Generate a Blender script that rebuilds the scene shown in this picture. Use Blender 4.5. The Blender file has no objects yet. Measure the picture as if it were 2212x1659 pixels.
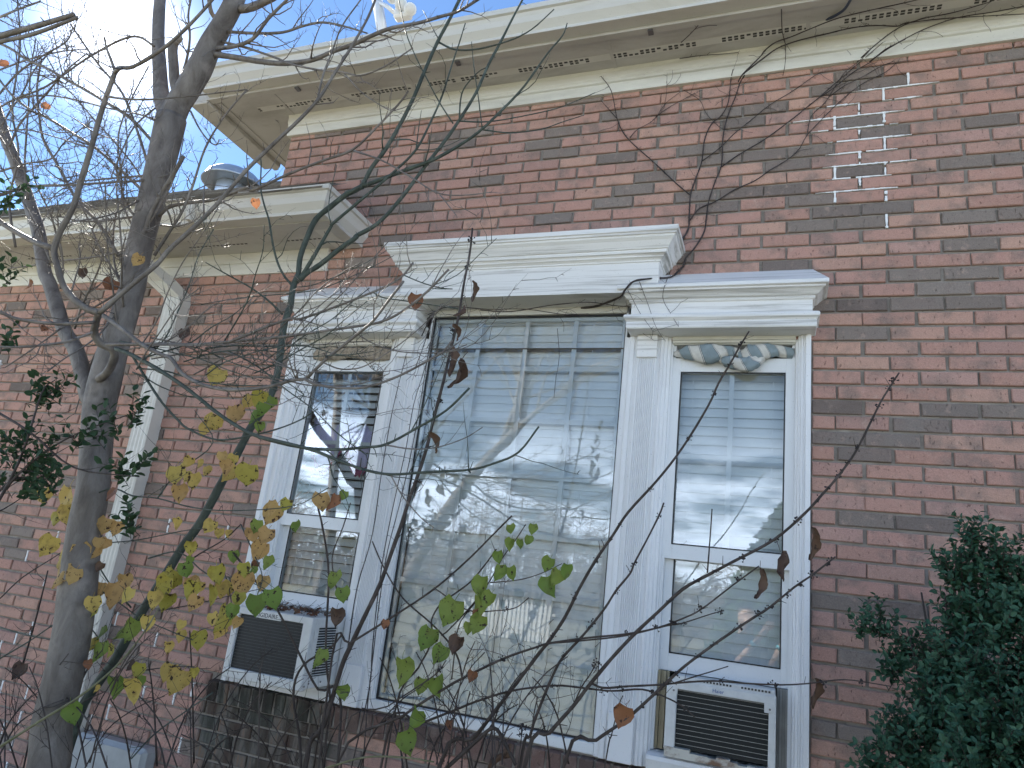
import bpy, bmesh, math, random
from mathutils import Vector, Matrix, noise
random.seed(7)
sc = bpy.context.scene
COL = sc.collection
# ------------------------------------------------------------------ camera
CAM = Vector((-0.203, -3.095, 1.6))
RIGHT = Vector((0.934, 0.338, 0.117)); FWD = Vector((-0.357, 0.896, 0.265)); UP = Vector((-0.015, -0.289, 0.957))
FWD.normalize(); RIGHT = (RIGHT - FWD*RIGHT.dot(FWD)).normalized(); UP = RIGHT.cross(FWD)
FPX = 1533.4           # focal length for a 2212 px wide picture
cd = bpy.data.cameras.new('camera'); cam = bpy.data.objects.new('camera', cd); COL.objects.link(cam)
m = Matrix((( RIGHT.x, UP.x, -FWD.x, CAM.x), (RIGHT.y, UP.y, -FWD.y, CAM.y), (RIGHT.z, UP.z, -FWD.z, CAM.z), (0, 0, 0, 1)))
cam.matrix_world = m
cd.sensor_width = 36.0; cd.lens = FPX/2212*36.0; cd.clip_start = 0.02; cd.clip_end = 2000
sc.camera = cam
# ------------------------------------------------------------------ sky, sun, exposure
SUNV = Vector((-0.709, 0.46, 0.534)).normalized()
w = bpy.data.worlds.new('World'); sc.world = w; w.use_nodes = True
nt = w.node_tree; nt.nodes.clear()
def N(t, ty, **kw):
    n = t.nodes.new(ty)
    for k, v in kw.items():
        if k in n.inputs and not hasattr(n, k): n.inputs[k].default_value = v
        else: setattr(n, k, v)
    return n
def MATH(t, op, a, b=None, clamp=False):
    n = t.nodes.new('ShaderNodeMath'); n.operation = op; n.use_clamp = clamp
    for i, x in enumerate((a, b)):
        if x is None: continue
        if isinstance(x, (int, float)): n.inputs[i].default_value = x
        else: t.links.new(x, n.inputs[i])
    return n.outputs[0]
def MIX(t, fac, a, b, mode='MIX'):
    n = t.nodes.new('ShaderNodeMix'); n.data_type = 'RGBA'; n.blend_type = mode
    for s, x in ((n.inputs[0], fac), (n.inputs[6], a), (n.inputs[7], b)):
        if isinstance(x, (int, float)): s.default_value = x
        elif isinstance(x, tuple): s.default_value = (*x, 1) if len(x) == 3 else x
        else: t.links.new(x, s)
    return n.outputs[2]
def RAMP(t, fac, stops, interp='LINEAR'):
    n = t.nodes.new('ShaderNodeValToRGB'); n.color_ramp.interpolation = interp
    e = n.color_ramp.elements
    while len(e) < len(stops): e.new(0.5)
    for el, (p, c) in zip(e, stops):
        el.position = p; el.color = (*c, 1) if isinstance(c, tuple) else (c, c, c, 1)
    t.links.new(fac, n.inputs[0]); return n.outputs[0]
def SSTEP(t, x, lo, hi):
    n = t.nodes.new('ShaderNodeMapRange'); n.interpolation_type = 'SMOOTHSTEP'
    t.links.new(x, n.inputs[0]); n.inputs[1].default_value = lo; n.inputs[2].default_value = hi
    return n.outputs[0]
sky = N(nt, 'ShaderNodeTexSky'); sky.sky_type = 'NISHITA'; sky.sun_disc = False
sky.sun_elevation = math.radians(32.28); sky.sun_rotation = math.radians(-57.05)
sky.altitude = 100; sky.air_density = 1.0; sky.dust_density = 0.0; sky.ozone_density = 5.0
tc = N(nt, 'ShaderNodeTexCoord'); sep = N(nt, 'ShaderNodeSeparateXYZ'); nt.links.new(tc.outputs['Generated'], sep.inputs[0])
zc = MATH(nt, 'ADD', MATH(nt, 'MAXIMUM', sep.outputs[2], 0.0), 0.16)
cmb = N(nt, 'ShaderNodeCombineXYZ')
nt.links.new(MATH(nt, 'DIVIDE', sep.outputs[0], zc), cmb.inputs[0]); nt.links.new(MATH(nt, 'DIVIDE', sep.outputs[1], zc), cmb.inputs[1])
nz = N(nt, 'ShaderNodeTexNoise'); nz.inputs['Scale'].default_value = 1.3; nz.inputs['Detail'].default_value = 7; nz.inputs['Roughness'].default_value = 0.56
nt.links.new(cmb.outputs[0], nz.inputs['Vector'])
cl = MATH(nt, 'MULTIPLY', SSTEP(nt, nz.outputs[0], 0.42, 0.58), SSTEP(nt, sep.outputs[2], 0.25, 0.13))
# glare and lens bloom painted into the sky as an aureole round the sun
dt = N(nt, 'ShaderNodeVectorMath', operation='DOT_PRODUCT'); nt.links.new(tc.outputs['Generated'], dt.inputs[0]); dt.inputs[1].default_value = tuple(SUNV)
th = MATH(nt, 'ARCCOSINE', MATH(nt, 'MINIMUM', dt.outputs['Value'], 0.999999))
gq = MATH(nt, 'MULTIPLY', th, 1/.058); gq = MATH(nt, 'MULTIPLY', MATH(nt, 'MULTIPLY', gq, gq), -1.0)
au = MATH(nt, 'ADD', MATH(nt, 'MULTIPLY', MATH(nt, 'EXPONENT', gq), 14.0), MATH(nt, 'MULTIPLY', MATH(nt, 'EXPONENT', MATH(nt, 'MULTIPLY', th, -11.0)), 1.0))
skyc = MIX(nt, cl, sky.outputs[0], (25.0, 29.0, 35.0))
skyc = MIX(nt, 1.0, skyc, au, 'ADD')
bg = N(nt, 'ShaderNodeBackground'); bg.inputs[1].default_value = 0.05
nt.links.new(skyc, bg.inputs[0])
wo = N(nt, 'ShaderNodeOutputWorld'); nt.links.new(bg.outputs[0], wo.inputs[0])
sl = bpy.data.lights.new('sun', 'SUN'); sl.energy = 5.0; sl.angle = math.radians(0.53); sl.color = (1.0, 0.94, 0.84)
so = bpy.data.objects.new('sun', sl); COL.objects.link(so); so.rotation_euler = SUNV.to_track_quat('Z', 'Y').to_euler(); so.location = (-8, 5, 8)
sc.view_settings.view_transform = 'Standard'; sc.view_settings.look = 'None'; sc.view_settings.gamma = 1; sc.view_settings.use_curve_mapping = False
sc.view_settings.exposure = 2.18
sc.cycles.max_bounces = 6; sc.cycles.diffuse_bounces = 3; sc.cycles.glossy_bounces = 3; sc.cycles.transparent_max_bounces = 12; sc.cycles.caustics_reflective = False; sc.cycles.caustics_refractive = False

# ------------------------------------------------------------------ helpers
def P(u, v, Y):
    """a sight line of the survey picture (2212 wide) met with the vertical plane y = Y"""
    d = RIGHT*((u-1106)/FPX) + FWD - UP*((v-829.5)/FPX)
    return CAM + d*((Y-CAM.y)/d.y)
def PZ(u, v, Z):
    d = RIGHT*((u-1106)/FPX) + FWD - UP*((v-829.5)/FPX)
    return CAM + d*((Z-CAM.z)/d.z)
def px(p):            # metres per picture pixel at a point
    return (p-CAM).dot(FWD)/FPX
def uv(p):
    d = p-CAM; f = d.dot(FWD)
    return (1106+FPX*d.dot(RIGHT)/f, 829.5-FPX*d.dot(UP)/f)
def tag(o, label=None, cat=None, group=None, kind=None):
    if label: o['label'] = label
    if cat: o['category'] = cat
    if group: o['group'] = group
    if kind: o['kind'] = kind
    return o
WL = {}
def link(name, me, parent=None, loc=(0, 0, 0)):
    """every object is placed in world metres, whatever its parent"""
    o = bpy.data.objects.new(name, me); COL.objects.link(o); o.location = loc; WL[o.name] = Vector(loc)
    if parent:
        o.parent = parent; o.matrix_parent_inverse = Matrix.Translation(-WL[parent.name])
    return o
def empty(name, loc=(0, 0, 0), parent=None):
    o = link(name, None, parent, loc); o.empty_display_size = 0.1
    return o
class MB:
    def __init__(s): s.v = []; s.f = []; s.mi = []; s.sm = []
    def add(s, vs, fs, mi=0, smooth=False):
        b = len(s.v); s.v += [tuple(x) for x in vs]
        for f in fs: s.f.append([b+i for i in f]); s.mi.append(mi); s.sm.append(smooth)
    def box(s, x0, x1, y0, y1, z0, z1, mi=0, b=0.0):
        if b <= 0:
            vs = [(x, y, z) for z in (z0, z1) for y in (y0, y1) for x in (x0, x1)]
            s.add(vs, [(0,2,3,1), (4,5,7,6), (0,1,5,4), (2,6,7,3), (0,4,6,2), (1,3,7,5)], mi)
        else:
            b = min(b, (x1-x0)*.45, (y1-y0)*.45, (z1-z0)*.45)
            bm = bmesh.new(); bmesh.ops.create_cube(bm, size=1)
            for v in bm.verts: v.co = ((x0+x1)/2+v.co.x*(x1-x0), (y0+y1)/2+v.co.y*(y1-y0), (z0+z1)/2+v.co.z*(z1-z0))
            bmesh.ops.bevel(bm, geom=bm.edges[:], offset=b, segments=1, affect='EDGES')
            bm.verts.index_update()
            s.add([v.co for v in bm.verts], [[v.index for v in f.verts] for f in bm.faces], mi); bm.free()
    def loft(s, rings, closed=True, mi=0, cap=False, smooth=False):
        n = len(rings[0]); vs = [p for r in rings for p in r]; fs = []
        for i in range(len(rings)-1):
            for j in range(n if closed else n-1):
                k = (j+1) % n
                fs.append((i*n+j, i*n+k, (i+1)*n+k, (i+1)*n+j))
        if cap: fs.append(tuple(reversed(range(n)))); fs.append(tuple((len(rings)-1)*n+j for j in range(n)))
        s.add(vs, fs, mi, smooth)
    def tube(s, pts, rad, sides=7, mi=0, cap=True):
        pts = [Vector(p) for p in pts]; rings = []
        t = (pts[1]-pts[0]).normalized()
        u = t.orthogonal().normalized()
        for i, p in enumerate(pts):
            tt = (pts[min(i+1, len(pts)-1)]-pts[max(i-1, 0)])
            if tt.length < 1e-9: tt = t
            tt.normalize()
            u = (u-tt*u.dot(tt))
            u = tt.orthogonal() if u.length < 1e-6 else u
            u.normalize(); vv = tt.cross(u); r = rad[i]
            rings.append([p+(u*math.cos(a)+vv*math.sin(a))*r for a in [2*math.pi*k/sides for k in range(sides)]])
        s.loft(rings, True, mi, cap, True)
    def build(s, name, mats, parent=None, recalc=True, origin=None):
        me = bpy.data.meshes.new(name)
        v = s.v
        if origin is not None: v = [(a-origin[0], b-origin[1], c-origin[2]) for a, b, c in v]
        me.from_pydata(v, [], s.f)
        for mm in (mats if isinstance(mats, (list, tuple)) else [mats]): me.materials.append(mm)
        me.polygons.foreach_set('material_index', s.mi); me.polygons.foreach_set('use_smooth', s.sm)
        if recalc:
            bm = bmesh.new(); bm.from_mesh(me); bmesh.ops.recalc_face_normals(bm, faces=bm.faces[:]); bm.to_mesh(me); bm.free()
        me.update()
        return link(name, me, parent, origin if origin is not None else (0, 0, 0))
def catmull(pts, n=4):
    pts = [Vector(p) for p in pts]
    if len(pts) < 3: 
        return [pts[0].lerp(pts[-1], i/n) for i in range(n+1)]
    out = []; q = [pts[0]*2-pts[1]]+pts+[pts[-1]*2-pts[-2]]
    for i in range(1, len(q)-2):
        a, b, c, d = q[i-1], q[i], q[i+1], q[i+2]
        for k in range(n):
            t = k/n
            out.append(0.5*((2*b)+(c-a)*t+(2*a-5*b+4*c-d)*t*t+(3*b-a-3*c+d)*t*t*t))
    out.append(pts[-1]); return out
# ------------------------------------------------------------------ materials
def mat(name):
    mm = bpy.data.materials.new(name); mm.use_nodes = True; t = mm.node_tree
    return mm, t, t.nodes['Principled BSDF']
def noise_tex(t, scale, detail=4, rough=0.55, vec=None, dist=0.0):
    n = t.nodes.new('ShaderNodeTexNoise'); n.inputs['Scale'].default_value = scale; n.inputs['Detail'].default_value = detail
    n.inputs['Roughness'].default_value = rough; n.inputs['Distortion'].default_value = dist
    if vec is not None: t.links.new(vec, n.inputs['Vector'])
    return n.outputs[0]
def pos(t, sx=1, sy=1, sz=1):
    g = t.nodes.new('ShaderNodeNewGeometry'); mp = t.nodes.new('ShaderNodeMapping'); mp.inputs['Scale'].default_value = (sx, sy, sz)
    t.links.new(g.outputs['Position'], mp.inputs[0]); return mp.outputs[0]
def bump(t, b, h, strength=0.3, dist=0.002):
    n = t.nodes.new('ShaderNodeBump'); n.inputs['Strength'].default_value = strength; n.inputs['Distance'].default_value = dist
    t.links.new(h, n.inputs['Height']); t.links.new(n.outputs[0], b.inputs['Normal'])
def plain(name, c, rough=0.6, metal=0, var=0.12, scale=18, bs=0.0):
    mm, t, b = mat(name)
    n = noise_tex(t, scale, 5, .6, pos(t))
    f = RAMP(t, n, [(0.3, 1-var), (0.7, 1+var*0.5)])
    t.links.new(MIX(t, 1.0, c, f, 'MULTIPLY'), b.inputs['Base Color'])
    b.inputs['Roughness'].default_value = rough; b.inputs['Metallic'].default_value = metal
    if bs: bump(t, b, noise_tex(t, scale*8, 4, .6, pos(t)), bs, .002)
    return mm
def brick_mat(name, cols, pit):
    mm, t, b = mat(name)
    oi = t.nodes.new('ShaderNodeObjectInfo'); g = t.nodes.new('ShaderNodeNewGeometry')
    r = MATH(t, 'FRACT', MATH(t, 'ADD', oi.outputs['Random'], g.outputs['Random Per Island']))
    base = RAMP(t, r, [(i/(len(cols)-1), c) for i, c in enumerate(cols)])
    p = pos(t); off = t.nodes.new('ShaderNodeVectorMath'); off.operation = 'ADD'
    cx = t.nodes.new('ShaderNodeCombineXYZ'); t.links.new(MATH(t, 'MULTIPLY', r, 13.0), cx.inputs[1]); t.links.new(p, off.inputs[0]); t.links.new(cx.outputs[0], off.inputs[1])
    pv = off.outputs[0]
    cloud = noise_tex(t, 9, 5, .6, pv)
    c1 = MIX(t, MATH(t, 'MULTIPLY', SSTEP(t, cloud, .46, .70), .75), base, (.235, .18, .155))
    c1 = MIX(t, MATH(t, 'MULTIPLY', SSTEP(t, noise_tex(t, 26, 4, .6, pv), .55, .8), .55), c1, (.52, .37, .30))
    mp = t.nodes.new('ShaderNodeMapping'); mp.inputs['Scale'].default_value = (1.0, 1, .45); t.links.new(pv, mp.inputs[0])
    pits = SSTEP(t, noise_tex(t, 110, 4, .65, mp.outputs[0]), .60, .72)
    c2 = MIX(t, MATH(t, 'MULTIPLY', pits, pit), c1, (.055, .035, .03))
    fine = noise_tex(t, 260, 3, .6, pv)
    c2 = MIX(t, 1.0, c2, RAMP(t, fine, [(.3, .82), (.7, 1.14)]), 'MULTIPLY')
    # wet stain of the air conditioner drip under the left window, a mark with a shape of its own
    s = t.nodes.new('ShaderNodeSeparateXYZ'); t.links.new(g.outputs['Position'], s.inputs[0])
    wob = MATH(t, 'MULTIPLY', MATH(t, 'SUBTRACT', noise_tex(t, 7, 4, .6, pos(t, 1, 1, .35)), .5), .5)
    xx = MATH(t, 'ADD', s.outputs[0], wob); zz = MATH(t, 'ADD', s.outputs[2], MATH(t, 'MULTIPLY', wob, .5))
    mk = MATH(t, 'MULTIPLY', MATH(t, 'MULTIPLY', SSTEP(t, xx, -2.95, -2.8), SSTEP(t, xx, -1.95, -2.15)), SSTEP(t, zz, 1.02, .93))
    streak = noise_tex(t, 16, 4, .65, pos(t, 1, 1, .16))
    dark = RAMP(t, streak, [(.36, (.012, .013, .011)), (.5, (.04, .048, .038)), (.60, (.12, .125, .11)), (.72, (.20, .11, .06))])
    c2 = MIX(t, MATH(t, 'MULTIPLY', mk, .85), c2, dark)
    t.links.new(c2, b.inputs['Base Color']); b.inputs['Roughness'].default_value = .92; b.inputs['Specular IOR Level'].default_value = .2
    h = MATH(t, 'SUBTRACT', MATH(t, 'MULTIPLY', noise_tex(t, 90, 5, .65, pv), 1.0), MATH(t, 'MULTIPLY', pits, .8))
    bump(t, b, h, .8, .004)
    return mm
M = {}
M['brick'] = brick_mat('red_brick', [(.43, .250, .198), (.49, .285, .228), (.46, .265, .215), (.52, .32, .245), (.40, .240, .200), (.48, .295, .245)], .6)
M['sillbrick'] = brick_mat('shaded_sill_brick', [(.15, .095, .080), (.20, .125, .105), (.12, .085, .075), (.17, .12, .10)], .6)  # darker brick tones paint in the shrubs' shade below the windows
M['dark'] = brick_mat('grey_brick', [(.225, .182, .155), (.28, .232, .200), (.175, .138, .120), (.25, .210, .185)], .5)
def mk_mortar():
    mm, t, b = mat('mortar'); p = pos(t)
    c = RAMP(t, noise_tex(t, 14, 5, .6, p), [(.3, (.20, .175, .148)), (.55, (.27, .238, .205)), (.75, (.35, .32, .285))])
    c = MIX(t, SSTEP(t, noise_tex(t, 60, 3, .6, p), .6, .75), c, (.12, .11, .10))
    t.links.new(c, b.inputs['Base Color']); b.inputs['Roughness'].default_value = .95
    bump(t, b, noise_tex(t, 220, 4, .6, p), .7, .002); return mm
M['mortar'] = mk_mortar()
def paint(name, c, grime, amt=.35, lo=.5, hi=.75, sx=1, sz=1, rough=.55):
    mm, t, b = mat(name)
    n = noise_tex(t, 5, 7, .65, pos(t, sx, 1, sz), .4)
    cc = MIX(t, MATH(t, 'MULTIPLY', SSTEP(t, n, lo, hi), amt), c, grime)
    sp = SSTEP(t, noise_tex(t, 150, 3, .6, pos(t)), .64, .72)
    cc = MIX(t, MATH(t, 'MULTIPLY', sp, .35), cc, tuple(x*.55 for x in grime))
    t.links.new(cc, b.inputs['Base Color']); b.inputs['Roughness'].default_value = rough; b.inputs['Specular IOR Level'].default_value = .3
    bump(t, b, noise_tex(t, 45, 5, .6, pos(t, .15 if sx < 1 else 1, 1, .12 if sz < 1 else 1)), .12, .0015)
    return mm
M['white'] = paint('white_trim_paint', (.78, .78, .77), (.42, .40, .36), .45, .5, .8, .35, 1.6)
M['whitev'] = paint('white_casing_paint', (.79, .79, .79), (.46, .44, .42), .3, .52, .8, 2.2, .3)
M['head'] = paint('weathered_head_paint', (.78, .77, .75), (.26, .24, .21), .7, .48, .70, .25, 9.0)
M['vinyl'] = paint('white_vinyl', (.76, .77, .77), (.55, .55, .53), .25, .55, .8, 1, 1, .4)
M['cream'] = paint('cream_fascia_paint', (.68, .665, .60), (.42, .40, .35), .6, .42, .72, .25, 1.5)
M['soffit'] = paint('soffit_paint', (.52, .50, .465), (.28, .255, .22), .6, .42, .75, .4, 1)
M['gutter'] = paint('gutter_enamel', (.60, .58, .53), (.40, .37, .30), .5, .48, .78, .3, 1, .4)
M['white_mortar'] = paint('white_repointing', (.82, .82, .81), (.55, .54, .52), .4)
M['black'] = plain('black_gasket', (.012, .012, .013), .5, 0, .1)
M['hole'] = plain('vent_hole_dark', (.07, .066, .06), .9, 0, .1)
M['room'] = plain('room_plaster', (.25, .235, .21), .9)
M['blind'] = plain('blind_slat_white', (.90, .90, .89), .5, 0, .08, 6)
M['steel'] = plain('ac_enamel', (.70, .70, .68), .4, 0, .10, 30)
M['coil'] = plain('ac_coil_dark', (.026, .029, .031), .55, .3, .25, 60)
M['coil2'] = plain('ac_coil_black', (.006, .009, .009), .6, 0, .3, 40)
M['wire'] = plain('ac_wire', (.36, .36, .35), .4, .3, .3, 80); M['wire2'] = plain('ac_fin_grey', (.10, .105, .11), .5, .3, .3, 80)
M['tan'] = plain('accordion_panel_tan', (.36, .30, .19), .7, 0, .2, 12)
M['panelgrey'] = plain('accordion_panel_grey', (.34, .33, .30), .7, 0, .2, 12)
M['ink'] = plain('printed_lettering_black', (.02, .02, .025), .6)
M['inkblue'] = plain('printed_lettering_blue', (.03, .10, .32), .6)
M['screw'] = plain('screw_steel', (.2, .2, .2), .35, .8)
M['rust'] = paint('rusty_enamel', (.60, .57, .50), (.16, .07, .03), .9, .48, .6)
M['metalgrey'] = plain('grey_box_enamel', (.36, .38, .39), .45, .2, .1)
M['galv'] = plain('galvanised_vent', (.42, .47, .53), .4, .5, .1)
M['cable'] = plain('cable_rubber', (.02, .03, .06), .5)
def mk_shingle():
    mm, t, b = mat('asphalt_shingle'); g = t.nodes.new('ShaderNodeNewGeometry')
    c = RAMP(t, g.outputs['Random Per Island'], [(0, (.10, .09, .08)), (.5, (.17, .155, .135)), (1, (.24, .22, .19))])
    c = MIX(t, 1.0, c, RAMP(t, noise_tex(t, 300, 2, .6, pos(t)), [(.3, .7), (.7, 1.3)]), 'MULTIPLY')
    t.links.new(c, b.inputs['Base Color']); b.inputs['Roughness'].default_value = .9; bump(t, b, noise_tex(t, 400, 2, .6, pos(t)), .6, .002); return mm
M['shingle'] = mk_shingle()
def mk_bark(name, c0, c1, c2, sc=14):
    mm, t, b = mat(name); n = noise_tex(t, sc, 6, .65, pos(t, 1, 1, .45), .6)
    c = RAMP(t, n, [(.3, c0), (.5, c1), (.72, c2)])
    c = MIX(t, SSTEP(t, noise_tex(t, sc*.45, 3, .6, pos(t)), .56, .7), c, tuple(x*1.5+.02 for x in c1))
    t.links.new(c, b.inputs['Base Color']); b.inputs['Roughness'].default_value = .62; b.inputs['Specular IOR Level'].default_value = .4
    bump(t, b, noise_tex(t, sc*7, 6, .7, pos(t, 1, 1, .6)), .8, .005); return mm
M['bark'] = mk_bark('grey_bark', (.085, .070, .060), (.155, .135, .118), (.24, .215, .19))
M['green_bark'] = mk_bark('green_bark', (.032, .042, .036), (.054, .070, .056), (.090, .105, .085), 20)
M['stalk'] = mk_bark('brown_stalk', (.026, .019, .016), (.050, .037, .031), (.085, .066, .056), 26)
M['vine'] = mk_bark('dark_vine', (.022, .017, .016), (.042, .032, .030), (.07, .052, .046), 26)
M['olive'] = mk_bark('olive_stalk', (.10, .10, .05), (.16, .155, .08), (.22, .20, .12), 22)
M['berry'] = plain('dry_berries', (.018, .013, .014), .5, 0, .3, 60)
def leaf_mat(name, c0, c1, spot, spotc, tr=.45):
    mm, t, b = mat(name); oi = t.nodes.new('ShaderNodeObjectInfo'); g = t.nodes.new('ShaderNodeNewGeometry')
    r = MATH(t, 'FRACT', MATH(t, 'ADD', oi.outputs['Random'], g.outputs['Random Per Island']))
    c = MIX(t, r, c0, c1)
    p = pos(t)
    c = MIX(t, SSTEP(t, noise_tex(t, 28, 4, .6, p), .5, .75), c, tuple(a*.6+b_*.4 for a, b_ in zip(c1, spotc)))
    if spot: c = MIX(t, SSTEP(t, noise_tex(t, 55, 4, .65, p), .62-spot*.1, .66-spot*.1), c, spotc)
    t.links.new(c, b.inputs['Base Color']); b.inputs['Roughness'].default_value = .55; b.inputs['Specular IOR Level'].default_value = .3
    bump(t, b, noise_tex(t, 120, 3, .6, p), .4, .002)
    td = t.nodes.new('ShaderNodeBsdfTranslucent'); t.links.new(c, td.inputs[0])
    mx = t.nodes.new('ShaderNodeMixShader'); mx.inputs[0].default_value = tr
    t.links.new(b.outputs[0], mx.inputs[1]); t.links.new(td.outputs[0], mx.inputs[2]); t.links.new(mx.outputs[0], t.nodes['Material Output'].inputs[0])
    return mm
M['leaf_y'] = leaf_mat('leaf_yellow', (.64, .49, .13), (.60, .42, .12), .4, (.06, .035, .02))
M['leaf_g'] = leaf_mat('leaf_green', (.17, .26, .05), (.25, .31, .065), .2, (.05, .035, .02))
M['leaf_m'] = leaf_mat('leaf_yellow_green', (.40, .37, .07), (.50, .40, .08), .4, (.06, .04, .02))
M['leaf_o'] = leaf_mat('leaf_orange', (.60, .40, .15), (.54, .33, .13), .4, (.08, .04, .025))
M['leaf_b'] = leaf_mat('leaf_dry_brown', (.13, .075, .045), (.075, .045, .032), .3, (.035, .02, .015), .15)
M['leaf_r'] = leaf_mat('leaf_rust', (.30, .13, .06), (.20, .09, .05), .3, (.06, .03, .02), .3)
M['evergreen'] = leaf_mat('evergreen_leaf', (.030, .090, .055), (.055, .13, .07), 0, (.02, .03, .02), .15)
M['privet'] = leaf_mat('privet_leaf', (.03, .065, .032), (.05, .095, .04), 0, (.02, .03, .02), .25)
def mk_glass():
    mm, t, b = mat('window_glass'); t.nodes.remove(b)
    tr = t.nodes.new('ShaderNodeBsdfTransparent'); tr.inputs[0].default_value = (.962, .990, 1.0, 1)
    gl = t.nodes.new('ShaderNodeBsdfGlossy'); gl.inputs['Roughness'].default_value = 0.0
    fr = t.nodes.new('ShaderNodeFresnel'); fr.inputs[0].default_value = 1.52
    wv = t.nodes.new('ShaderNodeBump'); wv.inputs['Strength'].default_value = .04; wv.inputs['Distance'].default_value = .01
    t.links.new(noise_tex(t, 2.2, 2, .5, pos(t)), wv.inputs['Height']); t.links.new(wv.outputs[0], gl.inputs['Normal'])
    mx = t.nodes.new('ShaderNodeMixShader')
    t.links.new(MATH(t, 'MINIMUM', MATH(t, 'MULTIPLY', fr.outputs[0], 1.6), .9), mx.inputs[0])   # two panes, four faces
    t.links.new(tr.outputs[0], mx.inputs[1]); t.links.new(gl.outputs[0], mx.inputs[2])
    t.links.new(mx.outputs[0], t.nodes['Material Output'].inputs[0]); return mm
M['glass'] = mk_glass()
def mk_grass():
    mm, t, b = mat('lawn'); p = pos(t)
    c = RAMP(t, noise_tex(t, .6, 6, .65, p), [(.3, (.30, .27, .21)), (.5, (.24, .24, .17)), (.7, (.38, .35, .28))])
    c = MIX(t, 1.0, c, RAMP(t, noise_tex(t, 40, 4, .6, p), [(.3, .6), (.7, 1.35)]), 'MULTIPLY')
    t.links.new(c, b.inputs['Base Color']); b.inputs['Roughness'].default_value = .95; return mm
M['grass'] = mk_grass()
M['picket'] = plain('picket_white', (.78, .78, .76), .5)
# ================================================================== the setting
g = MB(); g.add([(-150, -150, 0), (150, -150, 0), (150, 150, 0), (-150, 150, 0)], [(0, 1, 2, 3)])
tag(g.build('ground', M['grass']), kind='structure')
# ================================================================== the house
house = tag(empty('brick_house', (-1.4, 0, 0)), 'red brick house wall with white trimmed windows and deep eaves', 'house')
BL_, BH, Z0 = .203, .06437, 2.784           # brick module, course height, reference bed joint
JT = .011
HOLES = [(-2.752, -.094, .965, 2.75), (-2.04, -.735, 2.70, 2.93), (-5.6, -5.13, 1.05, 2.62)]
XL, XR, XC = -6.2, 4.0, -3.118              # lower wall left end, right end, corner of the tall part
def wall_rects(x0, x1, z0, z1):
    xs = sorted({x0, x1, XC} | {h[0] for h in HOLES} | {h[1] for h in HOLES}); zs = sorted({z0, z1, 3.30} | {h[2] for h in HOLES} | {h[3] for h in HOLES})
    for i in range(len(xs)-1):
        for j in range(len(zs)-1):
            cx, cz = (xs[i]+xs[i+1])/2, (zs[j]+zs[j+1])/2
            if cx < XC and cz > 3.30: continue
            if any(h[0] < cx < h[1] and h[2] < cz < h[3] for h in HOLES): continue
            yield xs[i], xs[i+1], zs[j], zs[j+1]
mb = MB()
for x0, x1, z0, z1 in wall_rects(XL, XR, 0, 4.24):
    mb.add([(x0, .0, z0), (x1, .0, z0), (x1, .0, z1), (x0, .0, z1)], [(0, 1, 2, 3)])
for h in HOLES:      # reveals
    x0, x1, z0, z1 = h; d = .16
    mb.add([(x0, 0, z0), (x0, 0, z1), (x0, d, z1), (x0, d, z0)], [(0, 1, 2, 3)]); mb.add([(x1, 0, z0), (x1, 0, z1), (x1, d, z1), (x1, d, z0)], [(3, 2, 1, 0)])
    mb.add([(x0, 0, z0), (x1, 0, z0), (x1, d, z0), (x0, d, z0)], [(0, 1, 2, 3)])
# side and rear walls close the building so that rooms stay dark
mb.add([(XC, 0, 3.2), (XC, 6, 3.2), (XC, 6, 4.24), (XC, 0, 4.24)], [(0, 1, 2, 3)])
mb.add([(XR+2.5, 0, 0), (XR+2.5, 6, 0), (XR+2.5, 6, 4.24), (XR+2.5, 0, 4.24)], [(0, 1, 2, 3)])
mb.add([(XR, .0, 0), (XR+2.5, .0, 0), (XR+2.5, .0, 4.24), (XR, .0, 4.24)], [(0, 1, 2, 3)])
mb.add([(-9, 6, 0), (XR+2.5, 6, 0), (XR+2.5, 6, 4.24), (-9, 6, 4.24)], [(0, 1, 2, 3)])
mb.add([(-9, 0, 0), (-9, 6, 0), (-9, 6, 3.3), (-9, 0, 3.3)], [(0, 1, 2, 3)]); mb.add([(-9, 0, 0), (XL, 0, 0), (XL, 0, 3.3), (-9, 0, 3.3)], [(0, 1, 2, 3)])
wall = mb.build('wall', M['mortar'], house, recalc=False)
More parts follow.
